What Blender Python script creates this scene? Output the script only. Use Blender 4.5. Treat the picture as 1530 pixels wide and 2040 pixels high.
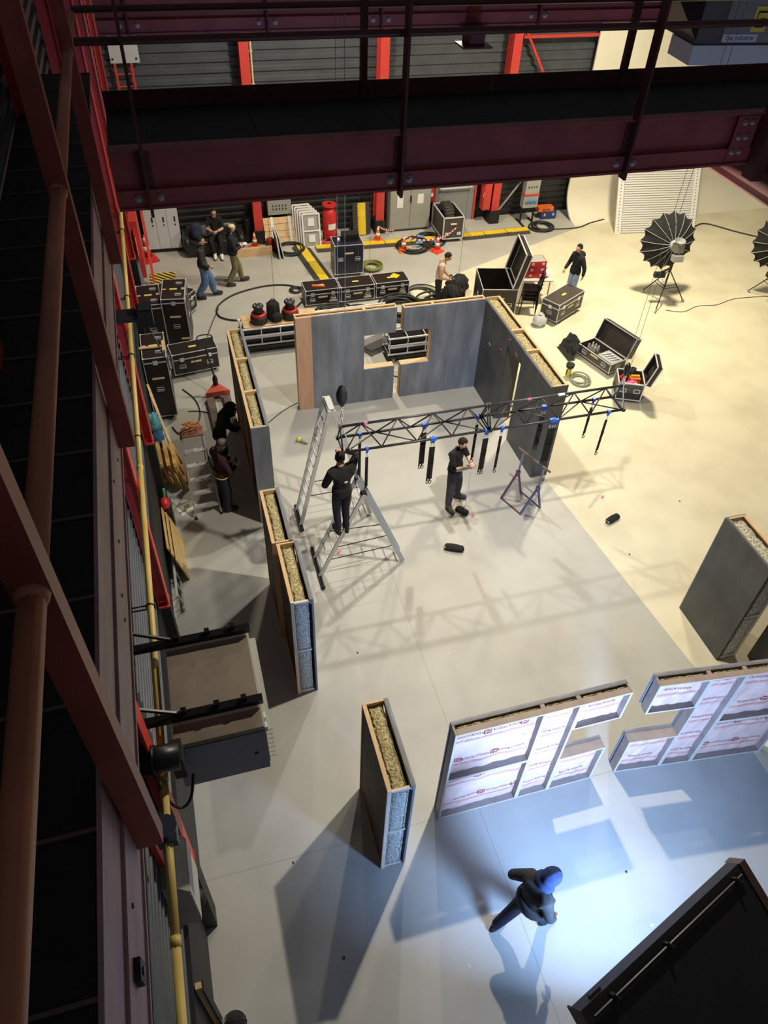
import bpy, math, random
from math import sin, cos, pi, radians as rad
from mathutils import Vector as V, Matrix as M, Euler, noise
random.seed(7)
D = bpy.data
SC = bpy.context.scene
C = SC.collection
for o in list(D.objects): D.objects.remove(o)

# ---------------------------------------------------------------- camera
H = 10.6
PITCH, YAW, ROLL, FPX = rad(44.802), rad(-17.7835), rad(2.886), 1476.4
fwd = V((-sin(YAW)*cos(PITCH), cos(YAW)*cos(PITCH), -sin(PITCH)))
rt = V((cos(YAW), sin(YAW), 0)); up = rt.cross(fwd)
rt, up = rt*cos(ROLL)+up*sin(ROLL), up*cos(ROLL)-rt*sin(ROLL)
cam = D.cameras.new('camera'); co = D.objects.new('camera', cam); C.objects.link(co)
co.matrix_world = M(((rt.x, up.x, -fwd.x, 0), (rt.y, up.y, -fwd.y, 0), (rt.z, up.z, -fwd.z, H), (0, 0, 0, 1)))
cam.sensor_fit = 'VERTICAL'; cam.sensor_height = 36; cam.lens = FPX*36/2040
cam.clip_start = .05; cam.clip_end = 200
SC.camera = co

# ---------------------------------------------------------------- light
w = D.worlds.new('hall_dark'); SC.world = w; w.use_nodes = True
w.node_tree.nodes['Background'].inputs[0].default_value = (.92, .92, 1, 1)
w.node_tree.nodes['Background'].inputs[1].default_value = .062
SC.view_settings.view_transform = 'Standard'; SC.view_settings.look = 'None'
SC.view_settings.exposure = 0; SC.view_settings.gamma = 1; SC.view_settings.use_curve_mapping = False
def area(name, loc, target, size, power, col, spread=180, sy=None):
    l = D.lights.new(name, 'AREA'); l.energy = power; l.color = col; l.size = size; l.spread = rad(spread)
    if sy: l.shape = 'RECTANGLE'; l.size_y = sy
    o = D.objects.new(name, l); C.objects.link(o); o.location = loc
    o.rotation_euler = (V(target)-V(loc)).to_track_quat('-Z', 'Y').to_euler()
    return o
WARM = (1, .88, .68); NEUT = (1, .93, .85)
area('bridge_floodlight', (4.76, 7.12, 7.97), (4.0, 6.3, 0), .14, 460, (1, .90, .74), 170)
area('second_bridge_floodlight', (4.6, 11.9, 8.2), (4.0, 11.0, 0), .16, 235, (1, .96, .9), 170)
area('cyclorama_floodlight', (11.6, 16.4, 10.0), (12.8, 16.2, 0), .9, 1150, (1, .87, .62), 160)
area('rear_floodlight', (4.2, 18.6, 9.6), (4.5, 19.5, 0), .5, 500, WARM, 165)

# ---------------------------------------------------------------- helpers
_m = {}
def mat(name, col, rough=.6, metal=0, var=.0, scale=8, stretch=None, bump=0, emit=0, spec=None):
    if name in _m: return _m[name]
    m = D.materials.new(name); m.use_nodes = True; nt = m.node_tree; b = nt.nodes['Principled BSDF']
    b.inputs['Base Color'].default_value = (*col, 1); b.inputs['Roughness'].default_value = rough
    b.inputs['Metallic'].default_value = metal
    if spec is not None: b.inputs['Specular IOR Level'].default_value = spec
    if emit: b.inputs['Emission Color'].default_value = (*col, 1); b.inputs['Emission Strength'].default_value = emit
    if var or bump:
        tc = nt.nodes.new('ShaderNodeTexCoord'); mp = nt.nodes.new('ShaderNodeMapping'); nz = nt.nodes.new('ShaderNodeTexNoise')
        nz.inputs['Scale'].default_value = scale; nz.inputs['Detail'].default_value = 6
        nt.links.new(tc.outputs['Object'], mp.inputs[0]); nt.links.new(mp.outputs[0], nz.inputs[0])
        if stretch: mp.inputs['Scale'].default_value = stretch
        if var:
            r = nt.nodes.new('ShaderNodeValToRGB')
            r.color_ramp.elements[0].position = .3; r.color_ramp.elements[1].position = .7
            r.color_ramp.elements[0].color = (*[c*(1-var) for c in col], 1)
            r.color_ramp.elements[1].color = (*[min(1, c*(1+var)) for c in col], 1)
            nt.links.new(nz.outputs[0], r.inputs[0]); nt.links.new(r.outputs[0], b.inputs['Base Color'])
        if bump:
            bp = nt.nodes.new('ShaderNodeBump'); bp.inputs['Strength'].default_value = bump; bp.inputs['Distance'].default_value = .02
            nt.links.new(nz.outputs[0], bp.inputs['Height']); nt.links.new(bp.outputs[0], b.inputs['Normal'])
    _m[name] = m; return m

class G:
    def __init__(s): s.v = []; s.f = []; s.mi = []
    def add(s, vs, fs, mi=0):
        n = len(s.v); s.v += [tuple(p) for p in vs]; s.f += [tuple(i+n for i in f) for f in fs]; s.mi += [mi]*len(fs); return s
    def box(s, x0, x1, y0, y1, z0, z1, mi=0, X=None):
        vs = [V((x, y, z)) for z in (z0, z1) for y in (y0, y1) for x in (x0, x1)]
        if X: vs = [X @ p for p in vs]
        return s.add(vs, [(0, 2, 3, 1), (4, 5, 7, 6), (0, 1, 5, 4), (2, 6, 7, 3), (0, 4, 6, 2), (1, 3, 7, 5)], mi)
    def cb(s, c, d, mi=0, X=None):
        return s.box(c[0]-d[0]/2, c[0]+d[0]/2, c[1]-d[1]/2, c[1]+d[1]/2, c[2]-d[2]/2, c[2]+d[2]/2, mi, X)
    def beam(s, a, b, w, h, mi=0, upv=(0, 0, 1)):
        a = V(a); b = V(b); d = (b-a); L = d.length; d.normalize(); u = V(upv)
        if abs(d.dot(u)) > .99: u = V((0, 1, 0))
        r = d.cross(u).normalized(); u = r.cross(d)
        X = M(((r.x, d.x, u.x, a.x), (r.y, d.y, u.y, a.y), (r.z, d.z, u.z, a.z), (0, 0, 0, 1)))
        return s.box(-w/2, w/2, 0, L, -h/2, h/2, mi, X)
    def tube(s, pts, r, n=8, mi=0, cap=True, closed=False):
        pts = [V(p) for p in pts]; k = len(pts); rs = r if isinstance(r, (list, tuple)) else [r]*k
        vs = []; fs = []; prev = None
        for i, p in enumerate(pts):
            if closed: d = (pts[(i+1) % k]-pts[i-1])
            else: d = (pts[min(i+1, k-1)]-pts[max(i-1, 0)])
            if d.length < 1e-9: d = V((0, 0, 1))
            d.normalize()
            if prev is None:
                a = V((0, 0, 1)) if abs(d.z) < .9 else V((1, 0, 0)); x = d.cross(a).normalized()
            else:
                x = prev-d*prev.dot(d); x = x.normalized() if x.length > 1e-6 else d.cross(V((0, 0, 1))).normalized()
            prev = x; y = d.cross(x)
            vs += [p+(x*cos(2*pi*j/n)+y*sin(2*pi*j/n))*rs[i] for j in range(n)]
        for i in range(k if closed else k-1):
            i2 = (i+1) % k
            for j in range(n): fs.append((i*n+j, i*n+(j+1) % n, i2*n+(j+1) % n, i2*n+j))
        if cap and not closed: fs += [tuple(range(n))[::-1], tuple((k-1)*n+j for j in range(n))]
        return s.add(vs, fs, mi)
    def cyl(s, a, b, r, r2=None, n=12, mi=0): return s.tube([a, b], [r, r if r2 is None else r2], n, mi)
    def lathe(s, prof, n=16, c=(0, 0, 0), mi=0, X=None):
        c = V(c); vs = [V((p[0]*cos(2*pi*j/n), p[0]*sin(2*pi*j/n), p[1]))+c for p in prof for j in range(n)]
        if X: vs = [X @ p for p in vs]
        fs = [(i*n+j, i*n+(j+1) % n, (i+1)*n+(j+1) % n, (i+1)*n+j) for i in range(len(prof)-1) for j in range(n)]
        fs += [tuple(range(n))[::-1], tuple((len(prof)-1)*n+j for j in range(n))]
        return s.add(vs, fs, mi)
    def ball(s, c, r, nu=12, nv=8, mi=0, X=None, fn=None):
        c = V(c); r = (r, r, r) if not isinstance(r, (tuple, list)) else r; vs = []
        for i in range(nv+1):
            t = pi*i/nv
            for j in range(nu):
                a = 2*pi*j/nu; q = V((sin(t)*cos(a), sin(t)*sin(a), cos(t)))
                k = fn(q) if fn else 1
                p = V((q.x*r[0], q.y*r[1], q.z*r[2]))*k
                vs.append((X @ p if X else p)+c)
        fs = [(i*nu+j, (i+1)*nu+j, (i+1)*nu+(j+1) % nu, i*nu+(j+1) % nu) for i in range(nv) for j in range(nu)]
        return s.add(vs, fs, mi)
    def grid(s, fn, nu, nv, mi=0):
        vs = [fn(i/nu, j/nv) for j in range(nv+1) for i in range(nu+1)]
        return s.add(vs, [(j*(nu+1)+i, j*(nu+1)+i+1, (j+1)*(nu+1)+i+1, (j+1)*(nu+1)+i) for j in range(nv) for i in range(nu)], mi)
    def prism(s, poly, h, X=None, mi=0):
        n = len(poly); vs = [V((p[0], p[1], z)) for z in (0, h) for p in poly]
        if X: vs = [X @ p for p in vs]
        return s.add(vs, [tuple(range(n))[::-1], tuple(range(n, 2*n))]+[(i, (i+1) % n, n+(i+1) % n, n+i) for i in range(n)], mi)
    def obj(s, name, m, parent=None, smooth=False, loc=None, rot=None):
        me = D.meshes.new(name); me.from_pydata(s.v, [], s.f)
        ms = m if isinstance(m, (list, tuple)) else [m]
        for x in ms: me.materials.append(x)
        if len(ms) > 1: me.polygons.foreach_set('material_index', s.mi)
        if smooth: me.polygons.foreach_set('use_smooth', [True]*len(s.f))
        me.validate(); me.update()
        o = D.objects.new(name, me); C.objects.link(o)
        if parent: o.parent = parent
        if loc is not None: o.location = loc
        if rot is not None: o.rotation_euler = rot if isinstance(rot, (tuple, list)) else (0, 0, rot)
        return o

def tag(o, label, cat, group=None):
    o['label'] = label; o['category'] = cat
    if group: o['group'] = group
    return o
def thing(name, label, cat, loc=(0, 0, 0), rotz=0, group=None, rot=None):
    o = D.objects.new(name, None); C.objects.link(o); o.location = loc
    o.rotation_euler = rot or (0, 0, rotz); o.empty_display_size = .2
    return tag(o, label, cat, group)
def struct(o, label=None):
    o['kind'] = 'structure'
    if label: o['label'] = label
    return o
def smooth_path(pts, k=6):
    pts = [V(p) for p in pts]; out = []
    for i in range(len(pts)-1):
        p0 = pts[max(i-1, 0)]; p1 = pts[i]; p2 = pts[i+1]; p3 = pts[min(i+2, len(pts)-1)]
        for j in range(k):
            t = j/k
            out.append(.5*((2*p1)+(p2-p0)*t+(2*p0-5*p1+4*p2-p3)*t*t+(3*p1-p0-3*p2+p3)*t**3))
    return out+[pts[-1]]
def text(s, size, m, parent, loc, rot, name='lettering', thick=.0008, align='CENTER'):
    cu = D.curves.new(name, 'FONT'); cu.body = s; cu.size = size; cu.extrude = thick; cu.align_x = align; cu.align_y = 'CENTER'
    cu.resolution_u = 2
    t = D.objects.new(name, cu); C.objects.link(t)
    me = D.meshes.new_from_object(t.evaluated_get(bpy.context.evaluated_depsgraph_get()))
    D.objects.remove(t); me.materials.clear(); me.materials.append(m)
    o = D.objects.new(name, me); C.objects.link(o); o.parent = parent; o.location = loc; o.rotation_euler = rot
    return o
def rough_box(g, x0, x1, y0, y1, z0, z1, st, amp, seed=0, mi=0):
    # box with lumpy faces (mineral wool)
    dims = [(x0, x1), (y0, y1), (z0, z1)]
    ns = [max(2, int((b-a)/st)) for a, b in dims]
    c = V(((x0+x1)/2, (y0+y1)/2, (z0+z1)/2))
    for ax in range(3):
        u, v = [(1, 2), (2, 0), (0, 1)][ax]
        for e in (0, 1):
            def fn(a, b):
                p = [0, 0, 0]; p[ax] = dims[ax][e]
                p[u] = dims[u][0]+(dims[u][1]-dims[u][0])*a; p[v] = dims[v][0]+(dims[v][1]-dims[v][0])*b
                p = V(p); q = p*9+V((seed*3.1, seed*1.7, 0))
                k = noise.noise(q)*.55+noise.noise(q*3.1)*.45
                n = V((0, 0, 0)); n[ax] = 1 if e else -1
                edge = min(a, 1-a, b, 1-b)
                return p+n*(amp*k-(amp*.9 if edge < .001 else 0))
            n0 = len(g.f); g.grid(fn, ns[u], ns[v], mi)
            if not e: g.f[n0:] = [f[::-1] for f in g.f[n0:]]
    return g

# ---------------------------------------------------------------- materials
def floor_mat(name, col, dirt, rough, joints=None, scuff=.12):
    m = mat(name, col, rough); nt = m.node_tree; b = nt.nodes['Principled BSDF']; L = nt.links.new
    tc = nt.nodes.new('ShaderNodeTexCoord')
    n1 = nt.nodes.new('ShaderNodeTexNoise'); n1.inputs['Scale'].default_value = .9; n1.inputs['Detail'].default_value = 8
    n2 = nt.nodes.new('ShaderNodeTexNoise'); n2.inputs['Scale'].default_value = 14; n2.inputs['Detail'].default_value = 4
    L(tc.outputs['Object'], n1.inputs[0]); L(tc.outputs['Object'], n2.inputs[0])
    r1 = nt.nodes.new('ShaderNodeValToRGB'); r1.color_ramp.elements[0].position = .42; r1.color_ramp.elements[1].position = .72
    r1.color_ramp.elements[0].color = (*col, 1); r1.color_ramp.elements[1].color = (*dirt, 1)
    L(n1.outputs[0], r1.inputs[0])
    r2 = nt.nodes.new('ShaderNodeValToRGB'); r2.color_ramp.elements[0].position = .68; r2.color_ramp.elements[1].position = .8
    r2.color_ramp.elements[0].color = (0, 0, 0, 1); r2.color_ramp.elements[1].color = (1, 1, 1, 1)
    L(n2.outputs[0], r2.inputs[0])
    mx = nt.nodes.new('ShaderNodeMixRGB'); mx.blend_type = 'MULTIPLY'; mx.inputs[2].default_value = (.8, .77, .7, 1)
    ml = nt.nodes.new('ShaderNodeMath'); ml.operation = 'MULTIPLY'; ml.inputs[1].default_value = scuff*3
    L(r2.outputs[0], ml.inputs[0]); L(ml.outputs[0], mx.inputs[0]); L(r1.outputs[0], mx.inputs[1])
    out = mx.outputs[0]
    if joints:   # saw-cut joints of the slab: thin dark lines at fixed positions
        sp = nt.nodes.new('ShaderNodeSeparateXYZ'); L(tc.outputs['Object'], sp.inputs[0])
        for ax, val in joints:
            a = nt.nodes.new('ShaderNodeMath'); a.operation = 'SUBTRACT'; a.inputs[1].default_value = val; L(sp.outputs[ax], a.inputs[0])
            a2 = nt.nodes.new('ShaderNodeMath'); a2.operation = 'ABSOLUTE'; L(a.outputs[0], a2.inputs[0])
            a3 = nt.nodes.new('ShaderNodeMath'); a3.operation = 'LESS_THAN'; a3.inputs[1].default_value = .006; L(a2.outputs[0], a3.inputs[0])
            a4 = nt.nodes.new('ShaderNodeMath'); a4.operation = 'MULTIPLY'; a4.inputs[1].default_value = .35; L(a3.outputs[0], a4.inputs[0])
            mm = nt.nodes.new('ShaderNodeMixRGB'); mm.inputs[2].default_value = (.12, .11, .1, 1); L(a4.outputs[0], mm.inputs[0]); L(out, mm.inputs[1]); out = mm.outputs[0]
    L(out, b.inputs['Base Color'])
    return m
FLOOR = floor_mat('grey_floor_paint', (.46, .455, .42), (.40, .392, .355), .5, [(0, 2.95), (1, 3.97)])
CREAM = floor_mat('cream_floor_paint', (.74, .69, .51), (.62, .57, .41), .55, None, .18)
CYC = mat('cyclorama_white', (.80, .76, .62), .7, 0, .05, .7)
RED = mat('red_steel_paint', (.33, .035, .03), .45, 0, .12, 5)
REDW = mat('red_column_paint', (.60, .055, .045), .45, 0, .08, 4)
MAROON = mat('maroon_steel_paint', (.34, .08, .083), .42, 0, .18, 3)
DKSTEEL = mat('dark_maroon_steel', (.11, .03, .03), .5, 0, .2, 3)
RAIL = mat('worn_red_rail', (.50, .18, .10), .5, 0, .35, 6, (1, .3, 1))
FASC = mat('scuffed_fascia', (.42, .27, .29), .55, 0, .25, 6, (2, .4, 1))
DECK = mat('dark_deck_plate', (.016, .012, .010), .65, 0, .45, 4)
CLADK = mat('black_cladding', (.018, .018, .02), .45, 0, .2, 3)
CLADG = mat('grey_cladding', (.075, .085, .10), .5, .15, .12, 2)
BLACK = mat('black_paint', (.012, .012, .013), .6)
BLACKM = mat('black_metal', (.02, .02, .022), .35, .6)
TRUSSM = mat('truss_black', (.045, .045, .05), .4, .3)
BLKFAB = mat('black_fabric', (.014, .014, .015), .95, 0, .3, 30)
ALU = mat('aluminium', (.66, .67, .69), .4, .25)
ALUD = mat('dull_aluminium', (.42, .42, .42), .5, .25)
CHROME = mat('chrome', (.8, .8, .82), .25, .5)
CASE = mat('brown_black_laminate', (.017, .011, .0095), .45, 0, .12, 20)
CASEG = mat('grey_brown_laminate', (.062, .052, .042), .5, 0, .15, 20)
YLBL = mat('yellow_label', (.72, .62, .12), .6)
BLBL = mat('buff_label', (.70, .62, .35), .6)
PALEW = mat('pale_pine', (.66, .45, .24), .6, 0, .18, 5, (1, 12, 12))
PALEG = mat('pale_planed_timber', (.72, .62, .52), .6, 0, .1, 5)
GREYW = mat('grey_painted_timber', (.17, .16, .165), .6, 0, .15, 5)
WHITEW = mat('white_painted_timber', (.70, .60, .50), .6, 0, .08, 5)
WOOL = mat('mineral_wool', (.40, .335, .17), .95, 0, .7, 34, None, 1)
WOOLG = mat('grey_mineral_wool', (.40, .38, .29), .95, 0, .7, 34, None, 1)
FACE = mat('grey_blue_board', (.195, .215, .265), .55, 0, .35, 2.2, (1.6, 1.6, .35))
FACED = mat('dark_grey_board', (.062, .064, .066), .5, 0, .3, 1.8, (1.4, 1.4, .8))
DKPLY = mat('dark_plywood', (.08, .05, .033), .7, 0, .35, 5, (1, 1, .3))
PINKW = mat('pinkish_plywood', (.60, .36, .24), .6, 0, .12, 3, (6, 6, .4))
FILM = mat('film_warm_light_tint', (.95, .64, .55), .4, 0, .09, 5, None, .2)  # pale film, reddened to stand in for warm light falling on it
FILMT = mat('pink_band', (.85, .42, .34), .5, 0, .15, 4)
PRINT = mat('red_print', (.45, .05, .06), .6)
YEL = mat('yellow_paint', (.78, .55, .03), .5, 0, .1, 6)
YELP = mat('yellow_gas_pipe', (.62, .46, .13), .45, 0, .12, 3)
RUB = mat('dark_rubber', (.05, .045, .04), .8)
ORNG = mat('orange_plastic', (.85, .16, .03), .5)
WHITE = mat('white_plastic', (.8, .8, .78), .5)
GREYM = mat('grey_enamel', (.36, .36, .33), .5, 0, .05, 3)
GREYD = mat('grey_door_paint', (.24, .26, .26), .5)
REDP = mat('red_plastic', (.6, .03, .03), .4)
BLUEP = mat('blue_plastic', (.03, .12, .55), .45)
PAPER = mat('white_paper', (.85, .85, .86), .8)
CORD = mat('black_cable', (.02, .02, .018), .6)
STEELW = mat('steel_wire', (.2, .2, .2), .4, .8)

# ---------------------------------------------------------------- structure
WL = -1.1; YB = 23.2
edge = [(7.45, -1.5), (7.42, 5.08), (6.91, 10.2), (6.7, 14.5), (6.5, 18.75), (13.06, 21.6), (13.3, 21.9)]
def slab(name, poly, m):
    g = G(); g.prism(poly, -.1, None); g.f = [f[::-1] for f in g.f]
    return struct(g.obj(name, m))
slab('floor', [(WL, -1.5)]+edge+[(13.3, YB), (WL, YB)], FLOOR)
slab('floor', [(30, -1.5), (30, 21.9)]+edge[::-1], CREAM)
def ribbed(name, fn, L0, L1, z0, z1, per, dep, m):
    # horizontal trapezoid ribs; fn(l, d, z) -> point
    g = G(); prof = []; z = z0
    while z < z1:
        prof += [(z, 0), (z+per*.42, 0), (z+per*.52, dep), (z+per*.9, dep)]; z += per
    prof = [(z, d) for z, d in prof if z <= z1]
    vs = [fn(l, d, z) for z, d in prof for l in (L0, L1)]
    g.add(vs, [(2*i, 2*i+1, 2*i+3, 2*i+2) for i in range(len(prof)-1)])
    b = [fn(l, -.1, z) for z in (z0, z1) for l in (L0, L1)]
    g.add(b, [(0, 1, 3, 2)])
    return struct(g.obj(name, m))
ribbed('wall_left', lambda l, d, z: (WL+d, l, z), -1.5, YB, 1.9, 10, .17, .035, CLADG)
ribbed('wall_back', lambda l, d, z: (l, YB-d, z), WL, 14.6, 2.2, 10.2, .26, .04, CLADG)
ribbed('wall_back', lambda l, d, z: (l, YB-.02-d, z), WL, 14.6, 0, 2.2, .2, .03, CLADK)
g = G(); g.box(WL-.05, WL+.075, -1.5, YB-.1, 0, 1.9); struct(g.obj('baseboard_left', BLACK))
# cyclorama: floor curves up into the wall
g = G(); R = .9; prof = [(21.9+R*sin(a), R-R*cos(a)) for a in [i*pi/2/14 for i in range(15)]]+[(22.8, z) for z in (2, 4, 6, 8, 10.5)]
prof2 = [(y+.06*sin(min(pi/2, i*pi/2/14)), z-.06*cos(min(pi/2, i*pi/2/14))) for i, (y, z) in enumerate(prof)]
loop = prof+prof2[::-1]; n = len(loop)
g.add([(x, y, z) for x in (13.3, 30) for y, z in loop], [(i, (i+1) % n, n+(i+1) % n, n+i) for i in range(n)]+[tuple(range(n))[::-1], tuple(range(n, 2*n))])
struct(g.obj('wall_right', CYC))

# steel columns ------------------------------------------------------------
def ibeam(g, X, z0, z1, dep, wid, tf=.02, tw=.014):
    # section in local xy, depth along x, extruded along z
    for x0, x1, y0, y1 in ((0, tf, -wid/2, wid/2), (dep-tf, dep, -wid/2, wid/2), (tf, dep-tf, -tw/2, tw/2)):
        g.box(x0, x1, y0, y1, z0, z1, 0, X)
for i, y in enumerate((3.5, 7.3, 11.1, 15.6, 18.42, 22.85)):
    t = thing('steel_column', ['red I-section column against left wall by the heater flue and grey box', 'red I-section column on left wall above the leaning ladder and boards',
              'red I-section column on left wall beside the yellow leaning panels', 'red I-section column on left wall behind the tall dark flight cases',
              'red I-section column on left wall nearest the small cases and hatched floor mat', 'red I-section column in the far left corner beside white lockers'][i], 'column', (WL+.05, y, 0), 0, 'steel columns along the left wall')
    g = G(); ibeam(g, None, 1.95, 10, .155, .2); g.obj('shaft', REDW, t)
    g = G(); g.box(.0, .165, -.12, .12, .0, 1.9); g.obj('plinth', BLACK, t)
    g = G(); g.box(-.0, .165, -.12, .12, 1.9, 1.93); g.obj('base_plate', REDW, t)
for i, x in enumerate((2.72, 6.62, 10.6)):
    t = thing('steel_column', ['red column on back wall between black sofa and grey control panel', 'red column on back wall left of the grey electrical cabinet', 'red column on back wall right of the grey door'][i], 'column', (x, 22.62, 0), pi/2, 'steel columns along the back wall')
    g = G(); ibeam(g, None, .42, 10, .42, .26, .024); g.obj('shaft', REDW, t)
    g = G(); g.box(-.06, .5, -.17, .17, 0, .42); g.obj('plinth', BLACK, t)
# diagonal braces and horizontal red rail high on the back wall
t = thing('wall_bracing', 'thin red diagonal brace and rail high on back wall behind the bridge', 'brace', (10.9, 22.95, 0))
g = G(); g.beam((0, 0, 5.6), (1.6, 0, 3.2), .07, .07); g.obj('brace', REDW, t)
g = G(); g.beam((0, 0, 5.35), (2.6, 0, 5.35), .08, .08); g.obj('rail', REDW, t)
t = thing('wall_bracing', 'grey diagonal pipe brace low on back wall beside the meter box', 'brace', (10.9, 22.95, 0))
g = G(); g.tube([(0, 0, .3), (1.2, 0, 1.9)], .035); g.obj('pipe', GREYM, t)
t = thing('cable_conduit', 'pale vertical cable conduit beside the red back wall column', 'conduit', (2.95, 23.0, 0))
g = G(); g.tube([(0, 0, 2.3), (0, 0, 9)], .025, 6); g.obj('pipe', BLBL, t)
g = G(); [g.cb((0, .05, z), (.1, .1, .03)) for z in (2.8, 3.6, 4.4, 5.2)]; g.obj('clip', GREYM, t)
# caged ladder and white sign board in the far left corner
t = thing('wall_ladder', 'red caged steel ladder fixed in the far left corner', 'ladder', (-.62, 23.08, 0))
for x in (0, .42):
    g = G(); g.box(x-.03, x+.03, -.06, .0, 2.15, 5.0); g.obj('stile', REDW, t)
for k in range(9):
    g = G(); g.tube([(0, -.03, 2.35+k*.3), (.42, -.03, 2.35+k*.3)], .018, 6); g.obj('rung', REDW, t)
for k in range(3):
    z = 2.6+k*.75; g = G(); g.tube([(0, -.03, z)]+[(.21-.36*cos(a), -.03-.6*sin(a), z) for a in [i*pi/8 for i in range(0, 9)]]+[(.42, -.03, z)], .025, 6); g.obj('hoop', REDW, t)
for a in (.5, 1.57, 2.64):
    g = G(); g.beam((.21-.36*cos(a), -.03-.6*sin(a), 2.5), (.21-.36*cos(a), -.03-.6*sin(a), 4.3), .05, .02); g.obj('cage_strap', REDW, t)
t = thing('sign_board', 'blank pale grey board on the back wall in the far left corner', 'sign', (-.35, 23.06, 0))
g = G(); g.box(-.36, .38, 0, .03, 5.0, 6.5); g.obj('board', mat('pale_grey_board', (.55, .58, .62), .5), t)
g = G(); None
for x in (-.3, .3): G().cyl((x, -.02, 5.1), (x, 0, 5.1), .025).obj('screw', BLACKM, t)

# bridges --------------------------------------------------------------------
def bolt(t, x, y, z, r=.022, m=None):
    g = G(); g.lathe([(r*1.5, 0), (r*1.5, .006), (r, .008), (r, .02), (r*.6, .026)], 6, X=M.Translation((x, y, z)) @ M.Rotation(pi/2, 4, 'X')); g.obj('bolt', m or ALUD, t)
t = thing('steel_bridge', 'dark maroon steel walkway bridge crossing the hall in the foreground', 'bridge', (-.4, 6.36, 0))
X0, X1 = 0.05, 10.5
g = G(); g.box(X0, X1, 0, .02, 8.03, 8.47); g.obj('girder_web', MAROON, t)
g = G(); g.box(X0, X1, -.05, .0, 8.01, 8.03); g.box(X0, X1, -.035, 0, 8.03, 8.165); g.box(X0, X1, -.06, .06, 8.47, 8.485); g.obj('girder_flange', MAROON, t)
g = G(); g.box(X0, X1, 1.04, 1.06, 8.03, 8.47); g.obj('girder_web', MAROON, t)
k = 0; x = X0
while x < X1:
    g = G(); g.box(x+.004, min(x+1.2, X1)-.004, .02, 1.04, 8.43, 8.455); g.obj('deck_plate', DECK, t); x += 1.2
g = G(); g.box(X0, X1, 1.03, 1.045, 8.45, 8.60); g.obj('toe_board', DKSTEEL, t)
for i, x in enumerate((.3, 2.42, 4.62, 6.82, 9.02)):
    g = G(); g.box(x-.012, x+.012, -.11, .0, 7.97, 9.75); g.box(x-.055, x+.055, -.012, 0, 8.0, 8.46); g.obj('post', DKSTEEL, t)
    bolt(t, x-.085, -.036, 8.10); bolt(t, x+.085, -.036, 8.10)
for i, x in enumerate((2.36, 5.05, 7.9)):
    g = G(); g.box(x-.03, x+.03, 1.0, 1.06, 8.45, 9.75); g.obj('post', DKSTEEL, t)
for y in (.03, 1.03):
    for z in (9.19, 9.75):
        g = G(); g.tube([(X0-.1, y, z), (X1, y, z)], .028, 10); g.obj('rail', DKSTEEL, t)
# splice plate and cross beam at the right end
g = G(); g.box(5.72, 5.95, -.05, -.036, 8.07, 8.46); g.obj('splice_plate', MAROON, t)
for dx, z in ((5.76, 8.14), (5.84, 8.14), (5.78, 8.27), (5.86, 8.27), (5.80, 8.4), (5.88, 8.4)): bolt(t, dx, -.051, z, .018)
g = G(); g.box(5.98, 6.1, -.2, -.04, 7.9, 9.3); g.obj('splice_post', DKSTEEL, t)
t2 = thing('cross_beam', 'maroon I-section beam end sticking out under the bridge at right', 'beam', (5.85, 5.75, 7.72))
g = G(); ibeam(g, M(((0, 1, 0, 0), (0, 0, 1, 0), (1, 0, 0, 0), (0, 0, 0, 1))), 0, 1.55, .27, .26, .016, .012); g.obj('section', DKSTEEL, t2)
t = thing('steel_bridge', 'farther maroon steel bridge along the top edge behind the near bridge', 'bridge', (-.4, 10.6, 0))
g = G(); g.box(0, 12, 0, .02, 8.34, 8.79); g.obj('girder_web', MAROON, t)
g = G(); g.box(0, 12, -.05, 0, 8.32, 8.34); g.box(0, 12, -.035, 0, 8.34, 8.47); g.obj('girder_flange', MAROON, t)
for i, x in enumerate((.35, 1.98, 3.42, 5.58, 7.9, 10.2)):
    g = G(); g.box(x-.012, x+.012, -.1, 0, 8.25, 9.8); g.obj('post', DKSTEEL, t)
    bolt(t, x-.1, -.036, 8.42); bolt(t, x+.1, -.036, 8.42)
g = G(); g.box(4.55, 4.75, -.3, -.0, 8.14, 8.36); g.box(4.45, 4.85, -.35, .0, 8.13, 8.15); g.obj('hanger_bracket', DKSTEEL, t)
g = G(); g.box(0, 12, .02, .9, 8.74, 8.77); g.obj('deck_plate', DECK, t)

# left catwalk ------------------------------------------------------------------
t = thing('catwalk', 'dark steel catwalk with scuffed maroon edge girder along the left wall', 'catwalk', (0, 0, 0))
DZ = 8.49; FX = -.455
ys = [1.2*v for v in (-.9, -.55, -.2, .14, .49, .84, 1.19, 1.55, 1.9, 2.24, 2.58, 2.91, 3.25, 3.6, 3.95, 4.3, 4.65, 5.0, 5.4, 5.8, 6.2, 6.6, 7.0)]
for a, b in zip(ys[:-1], ys[1:]):
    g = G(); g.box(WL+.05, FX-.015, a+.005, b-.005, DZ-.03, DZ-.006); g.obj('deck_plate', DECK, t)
    g = G(); g.box(WL+.05, FX-.015, b-.006, b+.006, DZ-.02, DZ+.002); g.obj('weld_seam', mat('weld_seam', (.16, .11, .09), .6), t)
g = G(); g.box(FX-.015, FX, -1, 6.3, DZ-.24, DZ+.004); g.obj('girder_web', FASC, t)
g = G(); g.box(FX-.015, FX+.012, -1, 6.3, 7.98, DZ-.247); g.box(FX-.1, FX+.02, -1, 6.3, 7.96, 7.98); g.obj('girder_flange', FASC, t)
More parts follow.
